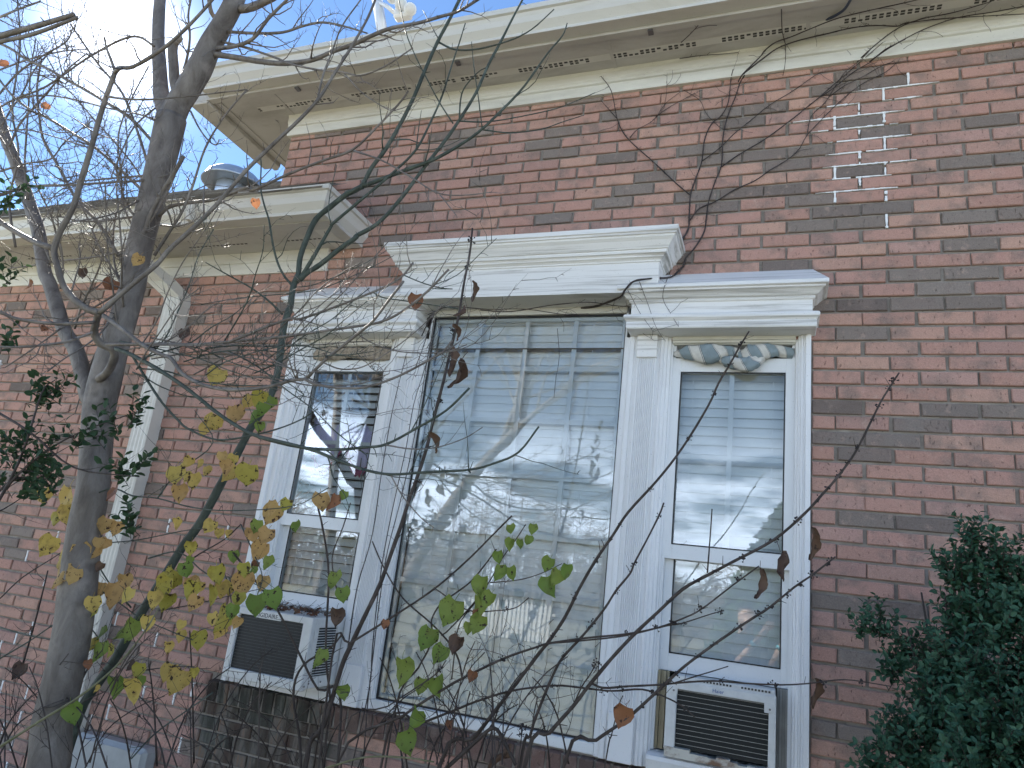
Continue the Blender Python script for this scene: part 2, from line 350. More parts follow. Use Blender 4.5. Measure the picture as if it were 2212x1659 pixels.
# bricks ---------------------------------------------------------------
DARK = {(-19,-.5),(-19,.5),(-20,3),(-20,0),(-16,0),(-15,.5),(-15,2.5),(-14,-1),(-12,0),(-12,2),(-12,3),(-11,-1.5),(-10,-1),(-9,-.5),(-9,.5),(-8,-1),(-8,0),(-8,2),(-8,3),
 (-6,2),(-5,-1.5),(-4,1),(-4,2),(-2,-1),(-2,0),(-2,1),(-2,2),(0,0),(5,-.5),(5,1.5),(5,2.5),(7,-.5),(7,.5),(8,0),(12,0),(12,1),(17,-.5),(17,.5),(6,1),(-3,1.5),
 (-19,-5.5),(-17,-2.5),(-15,-3.5),(-15,-5.5),(-11,-3.5),(-11,-5.5),(-18,-7),(-17,-7.5),(-16,-7),(-10,-7),(-10,-3),(-7,-8.5),(-14,-3),(-13,-1.5)}
bricks = []
rnd = random.Random(3)
for n in range(-21, 44):
    zt = Z0-n*BH; zb = zt-BH+JT; sh = 0 if n % 2 == 0 else .5
    for k in range(-32, 21):
        j = k+sh; jx = rnd.uniform(-.004, .004)
        x0, x1 = j*BL_+JT/2+jx, (j+1)*BL_-JT/2+jx+rnd.uniform(-.003, .003)
        dark = ((n, j) in DARK) or (rnd.random() < .13 and not (j > -2 and n < 18)) 
        z0, z1 = zb+rnd.uniform(-.0015, .0015), zt+rnd.uniform(-.0015, .0015)
        if z1 > 4.17: z1 = 4.17
        if z1-z0 < .02 or z0 < .02: continue
        segs = [(x0, x1)]
        def cut(segs, a, b):
            out = []
            for s0, s1 in segs:
                if s1 <= a or s0 >= b: out.append((s0, s1)); continue
                if s0 < a: out.append((s0, a))
                if s1 > b: out.append((b, s1))
            return out
        if (z0+z1)/2 > 3.29: segs = cut(segs, -99, XC)
        for h in HOLES:
            if h[2]-.035 < (z0+z1)/2 < h[3]: segs = cut(segs, h[0]-.004, h[1]+.006)
        if .84 < (z0+z1)/2 < .97: segs = cut(segs, -2.83, -.05)        # the rowlock sill sits here
        for s0, s1 in segs:
            if s1-s0 > .025 and s0 > XL and s1 < XR: bricks.append((s0, s1, z0, z1, dark, n, j))
def brick_geo(x0, x1, z0, z1, r):
    c = .0035; o = [r.uniform(-.0016, .0016) for _ in range(12)]
    y0, y1 = .008, -.0115+o[0]
    a = [(x0, y0, z0), (x1, y0, z0), (x1, y0, z1), (x0, y0, z1)]
    b = [(x0+o[1], y1+c, z0+o[2]), (x1+o[3], y1+c, z0+o[4]), (x1+o[5], y1+c, z1+o[6]), (x0+o[7], y1+c, z1+o[8])]
    f = [(b[0][0]+c, y1, b[0][2]+c), (b[1][0]-c, y1+o[9], b[1][2]+c), (b[2][0]-c, y1+o[10], b[2][2]-c), (b[3][0]+c, y1, b[3][2]-c)]
    vs = a+b+f; fs = []
    for i in range(2):
        for k in range(4):
            l = (k+1) % 4; fs.append((i*4+k, i*4+l, i*4+4+l, i*4+4+k))
    fs.append((8, 9, 10, 11)); return vs, fs
def area(b):
    c = [uv(Vector((x, 0, z))) for x, z in ((b[0], b[2]), (b[1], b[2]), (b[1], b[3]), (b[0], b[3]))]
    if not all(-60 < q[0] < 2270 and -60 < q[1] < 1720 for q in c): return 0
    if -2.2 < b[0] < -.65 and 2.9 < b[2] < 3.17: return 0
    return abs(sum(c[i][0]*c[(i+1) % 4][1]-c[(i+1) % 4][0]*c[i][1] for i in range(4)))/2
bricks.sort(key=area, reverse=True)
full = {}
for i in range(5):
    for dk in (0, 1):
        q = MB(); vs, fs = brick_geo(-.096, .096, -.0267, .0267, random.Random(20+i)); q.add(vs, fs)
        me = bpy.data.meshes.new('brick'); me.from_pydata(q.v, [], q.f); me.materials.append(M['dark' if dk else 'brick']); full[i, dk] = me
rest = MB()
for i, b in enumerate(bricks):
    x0, x1, z0, z1, dk, n, j = b
    if i < 300:
        whole = x1-x0 > .185 and z1-z0 > .048
        if whole: o = link('brick', full[i % 5, int(dk)], wall, ((x0+x1)/2, 0, (z0+z1)/2))
        else:
            q = MB(); hx, hz = (x1-x0)/2, (z1-z0)/2; vs, fs = brick_geo(-hx, hx, -hz, hz, random.Random(i)); q.add([(v[0]+(x0+x1)/2, v[1], v[2]+(z0+z1)/2) for v in vs], fs)
            o = q.build('brick', M['dark' if dk else 'brick'], wall, origin=((x0+x1)/2, 0, (z0+z1)/2))
    else:
        vs, fs = brick_geo(x0, x1, z0, z1, random.Random(i)); rest.add(vs, fs, int(dk))
tag(rest.build('bricks', [M['brick'], M['dark']], wall), kind='stuff')
# white repointed joints high on the right, and white head joints low on the left
q = MB(); r = random.Random(9)
def bedw(n, j0, j1):
    x = j0*BL_; zc = Z0-n*BH+JT*.5
    while x < j1*BL_:
        w_ = r.uniform(.006, .03); e = min(1, (x-j0*BL_)/.07+.15, (j1*BL_-x)/.07+.15); t = JT*.5*r.uniform(.55, 1.0)*e
        if r.random() < .93: q.box(x, x+w_, -.0118-r.uniform(0, .0012), .002, zc-t*r.uniform(.5, 1), zc+t*r.uniform(.6, 1))
        x += w_
def headw(n, j, full_=True):
    z = Z0-(n+1)*BH+JT*.5
    while z < Z0-n*BH+JT*.3:
        h = r.uniform(.006, .016); t = JT*.5*r.uniform(.55, 1.1)
        if r.random() < .9: q.box(j*BL_-t, j*BL_+t*r.uniform(.7, 1.1), -.0116-r.uniform(0, .001), .002, z, z+h)
        z += h
for n, j0, j1 in ((-18, .35, 2.0), (-17, 1.0, 1.75), (-17, -.4, .5), (-16, -1.0, 1.3), (-15, -.5, 1.2), (-14, -.15, 1.5), (-13, -.2, 1.2), (-12, -.25, 1.6), (-11, -.2, 1.1), (-10, -.4, 1.2)): bedw(n, j0, j1)
for n, j in ((-18, 1), (-17, .5), (-16, 0), (-16, 1), (-15, .5), (-14, 1), (-13, .5), (-12, 0), (-12, 1), (-11, .5), (-10, 0), (-10, 1), (-8, 1), (-19, 1.5)): headw(n, j)
for n in range(16, 40):
    for k in range(-22, -13):
        j = k+(0 if n % 2 == 0 else .5)
        if r.random() < .32 and j*BL_ > -4.7 and j*BL_ < -2.9: headw(n, j)
tag(q.build('repointed_joints', M['white_mortar'], wall), kind='stuff')
# rowlock sill of bricks on edge --------------------------------------------
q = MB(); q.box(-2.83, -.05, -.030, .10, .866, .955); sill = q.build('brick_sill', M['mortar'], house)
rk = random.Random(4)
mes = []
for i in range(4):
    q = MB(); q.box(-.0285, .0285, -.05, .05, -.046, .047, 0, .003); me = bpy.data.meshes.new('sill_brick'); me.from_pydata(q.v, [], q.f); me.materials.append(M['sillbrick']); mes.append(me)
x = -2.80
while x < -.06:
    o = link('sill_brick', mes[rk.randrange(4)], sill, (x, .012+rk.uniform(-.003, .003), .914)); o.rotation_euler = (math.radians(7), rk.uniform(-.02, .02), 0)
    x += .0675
# upper eave -----------------------------------------------------------------
SZ = 4.240
q = MB()
q.box(-3.56, XR+2.6, -.262, -.03, SZ, SZ+.018); q.box(-3.56, XC-.001, -.03, 3.0, SZ, SZ+.018)
q.box(-3.66, XR+2.6, -.302, -.264, SZ-.012, SZ+.02)            # outer channel
for xj in (-3.1, -2.2, -1.05, -.12, .78):
    q.box(xj-.009, xj+.009, -.26, -.034, SZ-.0035, SZ)
soff = q.build('soffit', M['soffit'], house)
vh = MB(); vr = random.Random(5)
x = -3.3
while x < 4.5:
    if (x*1.9) % 1.0 < .78:
        for yy in (-.152, -.136):
            if vr.random() < .86: vh.box(x, x+.018, yy, yy+.011, SZ-.0022, SZ+.004)
    x += .0285
tag(vh.build('vent_holes', M['hole'], soff), kind='stuff')
vs_ = MB(); vs_.box(-3.3, 4.6, -.162, -.118, SZ-.0012, SZ+.001); vs_.build('vent_strip', M['gutter'], soff)
def profile_x(name, prof, x0, x1, m_, parent, caps=True):
    q = MB(); q.loft([[(x0, y, z) for y, z in prof], [(x1, y, z) for y, z in prof]], False)
    if caps: q.add([(x0, y, z) for y, z in prof], [tuple(range(len(prof)))]); q.add([(x1, y, z) for y, z in prof], [tuple(reversed(range(len(prof))))])
    return q.build(name, m_, parent)
profile_x('frieze_board', [(.01, 4.106), (-.030, 4.106), (-.032, 4.112), (-.030, 4.165), (-.040, 4.169), (-.040, 4.182), (-.047, 4.190), (-.047, 4.225), (-.055, 4.2395), (.01, 4.2395)], XC-.02, XR+2.6, M['cream'], house)
def gutter_prof(yb, zb, w_=.07, h=.14, out=.05):
    return [(yb, zb+h*.9), (yb, zb), (yb-w_, zb), (yb-w_-.002, zb+.014), (yb-w_+.004, zb+.020), (yb-w_-.004, zb+.030), (yb-w_-.024, zb+.055), (yb-w_-.030, zb+.085), (yb-w_-out*.75, zb+.105), (yb-w_-out, zb+.110), (yb-w_-out, zb+h), (yb-w_-out+.012, zb+h+.002), (yb-w_-out+.012, zb+h-.012), (yb-w_+.01, zb+.06), (yb-.006, zb+.03), (yb-.006, zb+h*.9)]
ug = profile_x('gutter', gutter_prof(-.303, SZ+.004), -3.55, XR+2.6, M['gutter'], house)
q = MB(); q.box(-3.70, -3.562, -.30, .42, SZ-.03, SZ+.16, 0, .004); q.box(-3.705, -3.66, .42, .52, SZ+.02, SZ+.15, 0, .01); q.box(-3.53, -3.50, -.25, 3.0, SZ-.006, SZ, 0)
q.build('side_fascia', M['soffit'], house)
for xx in (-1.86, -.83, -2.9):
    q = MB(); q.box(xx-.012, xx+.012, -.295, -.262, SZ-.022, SZ-.012); q.build('gutter_bracket', M['screw'], house)
# main roof (hipped) over the tall part
q = MB(); e = SZ+.13
a, b_, c_, d_ = (-3.72, -.36, e), (XR+2.7, -.36, e), (XR+2.7, 3.2, e+1.75), (-.2, 3.2, e+1.75)
q.add([a, b_, c_, d_], [(0, 1, 2, 3)]); q.add([a, d_, (-3.72, 6.7, e)], [(0, 1, 2)]); q.add([d_, c_, (XR+2.7, 6.7, e), (-3.72, 6.7, e)], [(0, 1, 2, 3)])
q.build('main_roof', M['shingle'], house, recalc=False)
# lower wing: frieze, soffit, gutter, roof -------------------------------------
LZ = 3.30
profile_x('lower_frieze', [(.01, 3.165), (-.022, 3.165), (-.022, 3.235), (-.030, 3.238), (-.032, 3.25), (-.034, 3.2995), (.01, 3.2995)], -9, -2.645, M['cream'], house)
q = MB(); q.box(-9, -2.435, -.255, -.012, LZ, LZ+.018); q.box(-9, -2.425, -.325, -.257, LZ-.003, LZ+.018); lsof = q.build('lower_soffit', M['soffit'], house)
q = MB(); x = -6.0
while x < -2.6:
    if (x*1.4) % 1 < .6: q.box(x, x+.016, -.15, -.141, LZ-.002, LZ+.004)
    x += .03
tag(q.build('vent_holes', M['hole'], lsof), kind='stuff')
LG = gutter_prof(0, 0, .075, .135, .05)
q = MB()
ringA = [(-9.0, -.326+y, LZ+.003+z) for y, z in LG]; ringB = [(-2.43-y*0-(.0)+(-y)*1.0-.085, -.326+y, LZ+.003+z) for y, z in LG]; ringC = [(-2.43-y-.085, -.008, LZ+.003+z) for y, z in LG]
q.loft([ringA, ringB, ringC], False); q.add(ringC, [tuple(range(len(ringC)))])
q.build('gutter', M['gutter'], house)
q = MB(); q.box(-2.60, -2.512, -.24, -.012, LZ-.001, LZ+.016); q.box(-3.31, -3.28, -.452, -.322, LZ+.001, LZ+.142); q.build('gutter_seam', M['gutter'], house)
SL = .728
def roofpt(x, y): return (x, y, 3.425+SL*(y+.44))
q = MB(); RY = 2.6
q.add([roofpt(-9, -.44), roofpt(-2.42, -.44), roofpt(-2.86, 0.0), roofpt(-3.13, 0.0), roofpt(-3.13, RY), roofpt(-9, RY)], [(0, 1, 2, 3, 4, 5)])
q.add([roofpt(-2.42, -.44), (-2.42, 0, 3.425), roofpt(-2.86, 0)], [(0, 1, 2)])
rr = roofpt(-9, RY); q.add([(-9, RY, rr[2]), (-3.13, RY, rr[2]), (-3.13, 6, 3.3), (-9, 6, 3.3)], [(0, 1, 2, 3)])
lroof = q.build('lower_roof', M['shingle'], house, recalc=False)
q = MB(); rs = random.Random(8); nrow = 22; nv = Vector((0, -SL, 1)).normalized()
for i in range(nrow):
    y0 = -.455+i*.14; x = -9+rs.random()*.3
    while x < -2.5:
        wd = rs.choice((.16, .22, .3)); x1 = x+wd-.006; lim = -2.43-(max(0, y0+.44)) if y0 < .0 else -3.14
        x1 = min(x1, lim)
        if x1-x > .04 and x < lim:
            t = rs.uniform(.006, .014)
            pts = [Vector(roofpt(xx, yy)) for xx, yy in ((x, y0), (x1, y0), (x1, y0+.19), (x, y0+.19))]
            lo = [p+nv*.002 for p in pts]; hi = [pts[0]+nv*t*1.5, pts[1]+nv*t*1.5, pts[2]+nv*.004, pts[3]+nv*.004]
            q.add(lo+hi, [(3, 2, 1, 0), (4, 5, 6, 7), (0, 1, 5, 4), (1, 2, 6, 5), (3, 0, 4, 7)])
        x += wd
tag(q.build('shingles', M['shingle'], lroof, recalc=False), kind='stuff')
# downspout --------------------------------------------------------------------
def rect_tube(mbx, pts, wx, wy, ribs=True):
    rings = []
    for p, sx in pts:
        x, y, z = p; pr = []
        k = 9
        for i in range(k+1):
            xx = -wx/2+wx*i/k
            pr.append((x+xx, y-wy/2+(.004 if (ribs and i % 2) else 0), z+sx*(-wy/2)))
        pr += [(x+wx/2, y+wy/2, z+sx*wy/2), (x-wx/2, y+wy/2, z+sx*wy/2)]
        rings.append(pr)
    mbx.loft(rings, True, 0, True)
q = MB(); DX = -3.655
rect_tube(q, [((DX-.20, -.34, 3.30), 0), ((DX-.20, -.33, 3.22), .2), ((DX-.10, -.12, 3.10), .5), ((DX-.015, -.052, 3.02), .4), ((DX, -.05, 2.95), 0), ((DX+.01, -.05, 1.90), 0)], .125, .085)
rect_tube(q, [((DX+.012, -.05, 1.97), 0), ((DX+.02, -.05, .04), 0)], .118, .078)
ds = q.build('downspout', M['gutter'], house)
for zz_ in (2.62, 1.2):
    q = MB(); q.box(DX-.066, DX+.078, -.1, -.006, zz_, zz_+.03); q.build('strap', M['gutter'], ds)
# ------------------------------------------------------------------ window trim
def entablature(name, x0, x1, pf, prof, m_):
    """prof: (projection, z[, side extension]); the ends are mitred returns"""
    q = MB(); rings = []
    for e in prof:
        p, z = e[0], e[1]; d = e[2] if len(e) > 2 else p-pf
        rings.append([(x0-d, -.002, z), (x0-d, -p, z), (x1+d, -p, z), (x1+d, -.002, z)])
    q.loft(rings, False)
    q.add(rings[0], [(0, 1, 2, 3)]); q.add(rings[-1], [(3, 2, 1, 0)])
    return q.build(name, m_, house)
side_prof = [(.115, 2.745), (.133, 2.745), (.136, 2.751), (.137, 2.770), (.134, 2.776), (.140, 2.783), (.147, 2.790), (.148, 2.799), (.145, 2.807), (.138, 2.811), (.120, 2.813), (.120, 2.870),
 (.126, 2.872), (.130, 2.877), (.130, 2.884), (.137, 2.886), (.142, 2.889), (.150, 2.898), (.159, 2.906), (.168, 2.910), (.168, 2.917), (.174, 2.919), (.180, 2.9215), (.180, 2.937), (.012, 3.058, .004), (.002, 3.060, .004)]
entablature('window_head', -.853, -.0935, .12, side_prof, M['head'])
entablature('window_head', -2.716, -1.957, .12, side_prof, M['head'])
entablature('window_head', -2.045, -.732, .166, [(.06, 2.907), (.166, 2.907), (.166, 3.052), (.171, 3.054), (.171, 3.060), (.178, 3.066), (.186, 3.070), (.186, 3.076), (.191, 3.082), (.200, 3.084), (.202, 3.093), (.202, 3.098),
 (.208, 3.100), (.214, 3.112), (.226, 3.132), (.238, 3.144), (.240, 3.152), (.247, 3.154), (.247, 3.162), (.254, 3.166), (.254, 3.188), (.02, 3.200, .085), (.002, 3.201, .085)], M['head'])
def prof_z(name, prof, z0, z1, m_, parent):
    q = MB(); q.loft([[(x, y, z0) for x, y in prof], [(x, y, z1) for x, y in prof]], False)
    q.add([(x, y, z0) for x, y in prof], [tuple(range(len(prof)))]); q.add([(x, y, z1) for x, y in prof], [tuple(reversed(range(len(prof))))])
    return q.build(name, m_, parent)
def pilaster(mirror):
    pr = [(-.888, .03), (-.888, -.022), (-.868, -.022), (-.868, -.030), (-.862, -.034), (-.846, -.034), (-.842, -.028), (-.836, -.030), (-.824, -.030), (-.824, -.045)]
    n = 9; a, b = -.820, -.744; wv = (b-a)/n
    for i in range(n):
        x = a+i*wv
        pr += [(x+.0012, -.045), (x+.0026, -.0405), (x+wv/2, -.039), (x+wv-.0026, -.0405), (x+wv-.0012, -.045)]
    pr += [(-.740, -.045), (-.740, -.030), (-.726, -.030), (-.722, -.037), (-.712, -.038), (-.706, -.028), (-.696, -.027), (-.692, -.018), (-.681, -.016), (-.677, -.002), (-.672, .0), (-.672, .10), (-.70, .10)]
    f = (lambda x: -2.81-x) if mirror else (lambda x: x)
    o = prof_z('pilaster', [(f(x), y) for x, y in pr], .968, 2.744, M['whitev'], house)
    q = MB(); xs = sorted((f(-.829), f(-.737))); q.box(xs[0], xs[1], -.056, -.03, 2.636, 2.7435, 0, .003); q.build('capital_block', M['head'], o)
    q = MB(); xs = sorted((f(-.834), f(-.732))); q.box(xs[0], xs[1], -.054, -.03, .9685, 1.145, 0, .003); q.build('plinth_block', M['whitev'], o)
pilaster(False); pilaster(True)
prof_z('casing', [(-.0955, .03), (-.0955, -.041), (-.098, -.043), (-.115, -.043), (-.117, -.030), (-.124, -.030), (-.127, -.034), (-.133, -.034), (-.136, -.024), (-.144, -.022), (-.147, -.012), (-.153, -.010), (-.157, .0), (-.157, .10), (-.13, .10)], .968, 2.744, M['whitev'], house)
prof_z('casing', [(-2.757, .03), (-2.757, -.041), (-2.754, -.043), (-2.728, -.043), (-2.725, -.030), (-2.705, -.030), (-2.702, -.034), (-2.692, -.034), (-2.688, -.026), (-2.672, -.025), (-2.668, -.014), (-2.656, -.012), (-2.650, .0), (-2.645, .002), (-2.645, .10), (-2.67, .10)], .968, 2.744, M['whitev'], house)
for x0, x1 in ((-.676, -.155), (-2.649, -2.134)):
    profile_x('head_casing', [(.10, 2.714), (.0, 2.714), (-.004, 2.718), (-.012, 2.720), (-.014, 2.728), (-.022, 2.731), (-.024, 2.7445), (.10, 2.7445)], x0, x1, M['cream'] if x0 > -1 else M['head'], house)
    profile_x('sill', [(.12, 1.032), (-.02, 1.026), (-.052, 1.018), (-.055, 1.004), (-.05, .992), (-.042, .968), (.12, .968)], x0, x1, M['whitev'], house)
# ------------------------------------------------------------------ windows
def frame_rect(q, x0, x1, y0, y1, z0, z1, wl, wr, wb, wt, mi=0, b=.002):
    q.box(x0, x0+wl, y0, y1, z0, z1, mi, b); q.box(x1-wr, x1, y0, y1, z0, z1, mi, b)
    q.box(x0+wl-.001, x1-wr+.001, y0+.0006, y1-.0006, z0, z0+wb, mi, b); q.box(x0+wl-.001, x1-wr+.001, y0+.0006, y1-.0006, z1-wt, z1, mi, b)
def pane(x0, x1, y, z0, z1, parent):
    q = MB(); q.box(x0, x1, y-.002, y+.002, z0, z1); return q.build('pane', M['glass'], parent)
def gasket(q, x0, x1, y, z0, z1, t=.005):
    for a in ((x0, x0+t, z0, z1), (x1-t, x1, z0, z1), (x0+t, x1-t, z0, z0+t), (x0+t, x1-t, z1-t, z1)): q.box(a[0], a[1], y-.0015, y+.003, a[2], a[3])
def double_hung(x0, x1, ztop, zgt, zm, zlb):
    """opening x0..x1; upper sash ztop, glass top zgt, meeting rail zm, lower glass bottom zlb"""
    q = MB(); q.box(x0-.002, x0+.012, .012, .095, 1.03, 2.713); q.box(x1-.012, x1+.002, .012, .095, 1.03, 2.713); q.box(x0, x1, .06, .095, 2.69, 2.713)
    wn = q.build('window', M['vinyl'], house)
    q = MB(); frame_rect(q, x0+.003, x1-.003, .014, .046, zm-.062, ztop, .034, .034, .060, ztop-zgt); up = q.build('upper_sash', M['vinyl'], wn)
    q = MB(); frame_rect(q, x0+.005, x1-.005, .049, .080, zlb-.068, zm-.002, .042, .034, .068, .045); lo = q.build('lower_sash', M['vinyl'], wn)
    pane(x0+.035, x1-.035, .030, zm-.004, zgt+.002, wn); pane(x0+.045, x1-.037, .064, zlb-.002, zm-.045, wn)
    q = MB(); gasket(q, x0+.037, x1-.037, .0155, zm-.002, zgt); gasket(q, x0+.047, x1-.039, .0505, zlb, zm-.047); q.build('gasket', M['black'], wn)
    xm = (x0+x1)/2
    q = MB(); q.box(xm-.010, xm+.010, .0345, .0405, zm-.003, zgt); q.build('muntin', M['vinyl'], wn)
    zh = (zm+zgt)/2
    q = MB(); q.box(x0+.036, x1-.036, .0340, .0400, zh-.010, zh+.010); q.build('muntin', M['vinyl'], wn)
    return wn
double_hung(-.672, -.157, 2.655, 2.590, 1.828, 1.391)
double_hung(-2.645, -2.138, 2.640, 2.575, 1.800, 1.412)
# fixed middle window
q = MB(); X0, X1 = -1.9225, -.8875
q.box(X0, X0+.008, -.012, .06, .968, 2.906); q.box(X1-.008, X1, -.012, .06, .968, 2.906); q.box(X0, X1, -.018, .06, .9685, 1.014, 0, .004); q.box(X0+.001, X1-.001, -.012, .06, 2.872, 2.906, 1)
wc = q.build('window', [M['vinyl'], M['cream']], house)
pane(X0+.008, X1-.008, .010, 1.014, 2.872, wc)
q = MB(); gasket(q, X0+.008, X1-.008, .0065, 1.014, 2.872, .0075); q.build('gasket', M['black'], wc)
q = MB(); frame_rect(q, X0+.016, X1-.016, .014, .03, 1.020, 2.864, .014, .014, .018, .02); q.build('inner_frame', M['vinyl'], wc)
for xm in (-1.651, -1.397, -1.146):
    q = MB(); q.box(xm-.011, xm+.011, .0165, .0235, 1.03, 2.85); q.build('muntin', M['vinyl'], wc)
for zm in (2.598, 2.338, 2.072, 1.802, 1.546, 1.270):
    q = MB(); q.box(X0+.028, X1-.028, .0160, .0230, zm-.011, zm+.011); q.build('muntin', M['vinyl'], wc)
# edge of one more window at the far left
q = MB(); frame_rect(q, -5.6, -5.13, -.02, .05, 1.05, 2.62, .05, .05, .06, .05); wl_ = q.build('window', M['vinyl'], house); pane(-5.555, -5.175, .01, 1.10, 2.58, wl_)
# dark room behind the panes
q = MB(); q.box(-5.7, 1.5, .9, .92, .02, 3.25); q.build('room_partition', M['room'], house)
# ------------------------------------------------------------------ blinds
def blind(x0, x1, z0, z1, y, ang, label, group='venetian blinds inside the windows', dz=.043):
    root = tag(empty('venetian_blind', ((x0+x1)/2, y, z0)), label, 'blind', group)
    q = MB(); q.box(x0, x1, y-.025, y+.025, z1, z1+.045, 0, .003); q.build('head_rail', M['blind'], root)
    q = MB(); hw = .025; n = 5; prof = []
    for i in range(n): 
        t = -1+2*i/(n-1); prof.append((t*hw, .0035*(1-t*t)))
    rings = [[((x0-x1)/2, a, c) for a, c in prof]+[((x0-x1)/2, a, c-.0022) for a, c in reversed(prof)], [((x1-x0)/2, a, c) for a, c in prof]+[((x1-x0)/2, a, c-.0022) for a, c in reversed(prof)]]
    q.loft(rings, True, 0, True, False); me = bpy.data.meshes.new('slat'); me.from_pydata(q.v, [], q.f); me.materials.append(M['blind'])
    z = z0+.03; rb = random.Random(int(x0*100))
    while z < z1-.01:
        o = link('slat', me, root, ((x0+x1)/2, y, z)); o.rotation_euler = (ang+rb.uniform(-.05, .05), rb.uniform(-.002, .002), 0); z += dz
    q = MB(); q.box(x0, x1, y-.022, y+.022, z0, z0+.014, 0, .003); q.build('bottom_rail', M['blind'], root)
    for k in (.15, .5, .85):
        q = MB(); xx = x0+(x1-x0)*k; q.box(xx-.0015, xx+.0015, y-.027, y-.0255, z0, z1); q.build('cord', M['blind'], root)
blind(-.66, -.17, 1.37, 2.62, .115, math.radians(75), 'white venetian blind behind the right window, above the smaller air conditioner')
blind(-2.635, -2.15, 1.40, 2.60, .125, math.radians(48), 'white venetian blind half open behind the left window with projecting air conditioner')
blind(-1.90, -.91, 1.025, 2.84, .062, math.radians(78), 'wide white venetian blind behind the big middle window', dz=.040)
# ================================================================== air conditioners
def text_mesh(name, s, size, m_, parent, loc, shear=0.0, rot=(math.pi/2, 0, 0), space=1.0):
    cu = bpy.data.curves.new(name, 'FONT'); cu.body = s; cu.size = size; cu.extrude = .0004; cu.align_x = 'CENTER'; cu.space_character = space
    tmp = bpy.data.objects.new('tmp_text', cu); COL.objects.link(tmp)
    dg = bpy.context.evaluated_depsgraph_get(); me = bpy.data.meshes.new_from_object(tmp.evaluated_get(dg)); bpy.data.objects.remove(tmp)
    me.name = name; me.materials.clear(); me.materials.append(m_)
    o = link(name, me, parent, loc); o.rotation_euler = rot; return o
# left unit: projects well out of the wall, a little nose down
ax0, ax1, ay0, ay1, az0, az1 = -2.560, -2.132, -.275, .05, 1.032, 1.338
ac = tag(empty('air_conditioner', (-2.35, -.11, 1.03)), 'white window air conditioner with dark fin grille jutting out under the left window', 'air conditioner')
q = MB()
q.box(ax0+.004, ax1-.004, ay0+.012, ay1, az1-.012, az1, 0, .004); q.box(ax0+.004, ax1-.004, ay0+.03, ay1, az0+.006, az0+.016, 0, .002); q.box(ax0, ax0+.010, ay0+.014, ay1, az0+.012, az1-.004)
q.box(ax0+.02, ax1-.02, .02, .04, az0+.02, az1-.02)
q.box(ax0, ax0+.026, ay0, ay0+.03, az0+.02, az1, 0, .003); q.box(ax1-.048, ax1, ay0, ay0+.03, az0+.02, az1, 0, .003)
q.box(ax0-.002, ax1+.002, ay0-.003, ay0+.034, az0, az0+.042, 0, .004); q.box(ax0+.02, ax1-.04, ay0+.0006, ay0+.03, az1-.030, az1-.001, 0, .003)
q.build('cabinet', M['steel'], ac)
q = MB(); q.box(ax0+.024, ax1-.046, ay0+.014, ay0+.02, az0+.040, az1-.028); gr = q.build('grille', M['coil'], ac)
q = MB(); q.box(-.178, .178, -.0012, .0012, -.0007, .0007); me = bpy.data.meshes.new('fin'); me.from_pydata(q.v, [], q.f); me.materials.append(M['wire2'])
for i in range(17):
    z = az0+.052+i*.0132; link('fin', me, gr, ((ax0+.026+ax1-.048)/2, ay0+.0120, z))
# louvred right side
q = MB(); y0, y1 = ay0+.031, -.035
q.box(ax1-.0125, ax1-.009, y0, y1, az0+.03, az1-.02); q.build('side_core', M['coil2'], ac)
q = MB(); q.box(ax1-.010, ax1, ay0+.031, ay0+.062, az0+.012, az1-.006); q.box(ax1-.010, ax1, -.062, .01, az0+.012, az1-.006); q.box(ax1-.0095, ax1-.0005, ay0+.06, -.06, az1-.04, az1-.006); q.box(ax1-.0095, ax1-.0005, ay0+.06, -.06, az0+.012, az0+.055)
sp = q.build('side_panel', M['steel'], ac)
q = MB(); q.box(-.0045, .0005, -.078, .078, -.0012, .0012); me = bpy.data.meshes.new('louver'); me.from_pydata(q.v, [], q.f); me.materials.append(M['steel'])
for i in range(19):
    o = link('louver', me, sp, (ax1-.003, (ay0+.06-.06)/2+.0, az0+.062+i*.0112)); o.rotation_euler = (0, .15, 0)
for yy, zz_ in ((ay0+.02, az0+.02), (ay0+.05, az0+.03), (ay0+.14, az0+.03)):
    q = MB(); q.box(ax1+.001, ax1+.005, yy-.004, yy+.004, zz_-.004, zz_+.004, 0, .0015); q.build('screw', M['screw'], ac)
q = MB(); q.box(-2.44, -2.30, ay0-.0012, ay0+.004, az1-.036, az1-.006, 0, .001); q.build('badge', M['steel'], ac)
text_mesh('lettering', 'FRIGIDAIRE', .026, M['ink'], ac, (-2.385, ay0-.0016, az1-.030), space=1.02)
q = MB(); q.box(-2.645, -2.138, .028, .052, 1.035, 1.352); q.build('side_curtain', M['panelgrey'], ac)
# right unit: almost flush with the casing
bx0, bx1, by0, bz0, bz1 = -.612, -.209, -.052, 1.046, 1.300
ac2 = tag(empty('air_conditioner', (-.41, -.02, 1.03)), 'small white window air conditioner with black slatted grille and rusty base, right window', 'air conditioner')
q = MB()
q.box(bx0+.003, bx1-.003, by0+.004, .12, bz1-.010, bz1+.006, 0, .003); q.box(bx0+.003, bx0+.012, by0+.008, .12, bz0, bz1); q.box(bx1-.012, bx1-.003, by0+.008, .12, bz0, bz1)
q.box(bx0, bx0+.040, by0, by0+.02, bz0+.006, bz1, 0, .003); q.box(bx1-.026, bx1, by0, by0+.02, bz0+.006, bz1, 0, .003); q.box(bx0+.002, bx1-.002, by0-.0008, by0+.02, bz1-.030, bz1+.0005, 0, .003)
q.box(bx1-.042, bx1-.001, by0-.0016, by0+.01, bz1-.062, bz1-.026, 0, .002); q.box(bx0+.001, bx0+.042, by0-.0016, by0+.01, bz1-.050, bz1-.020, 0, .002)
q.build('cabinet', M['steel'], ac2)
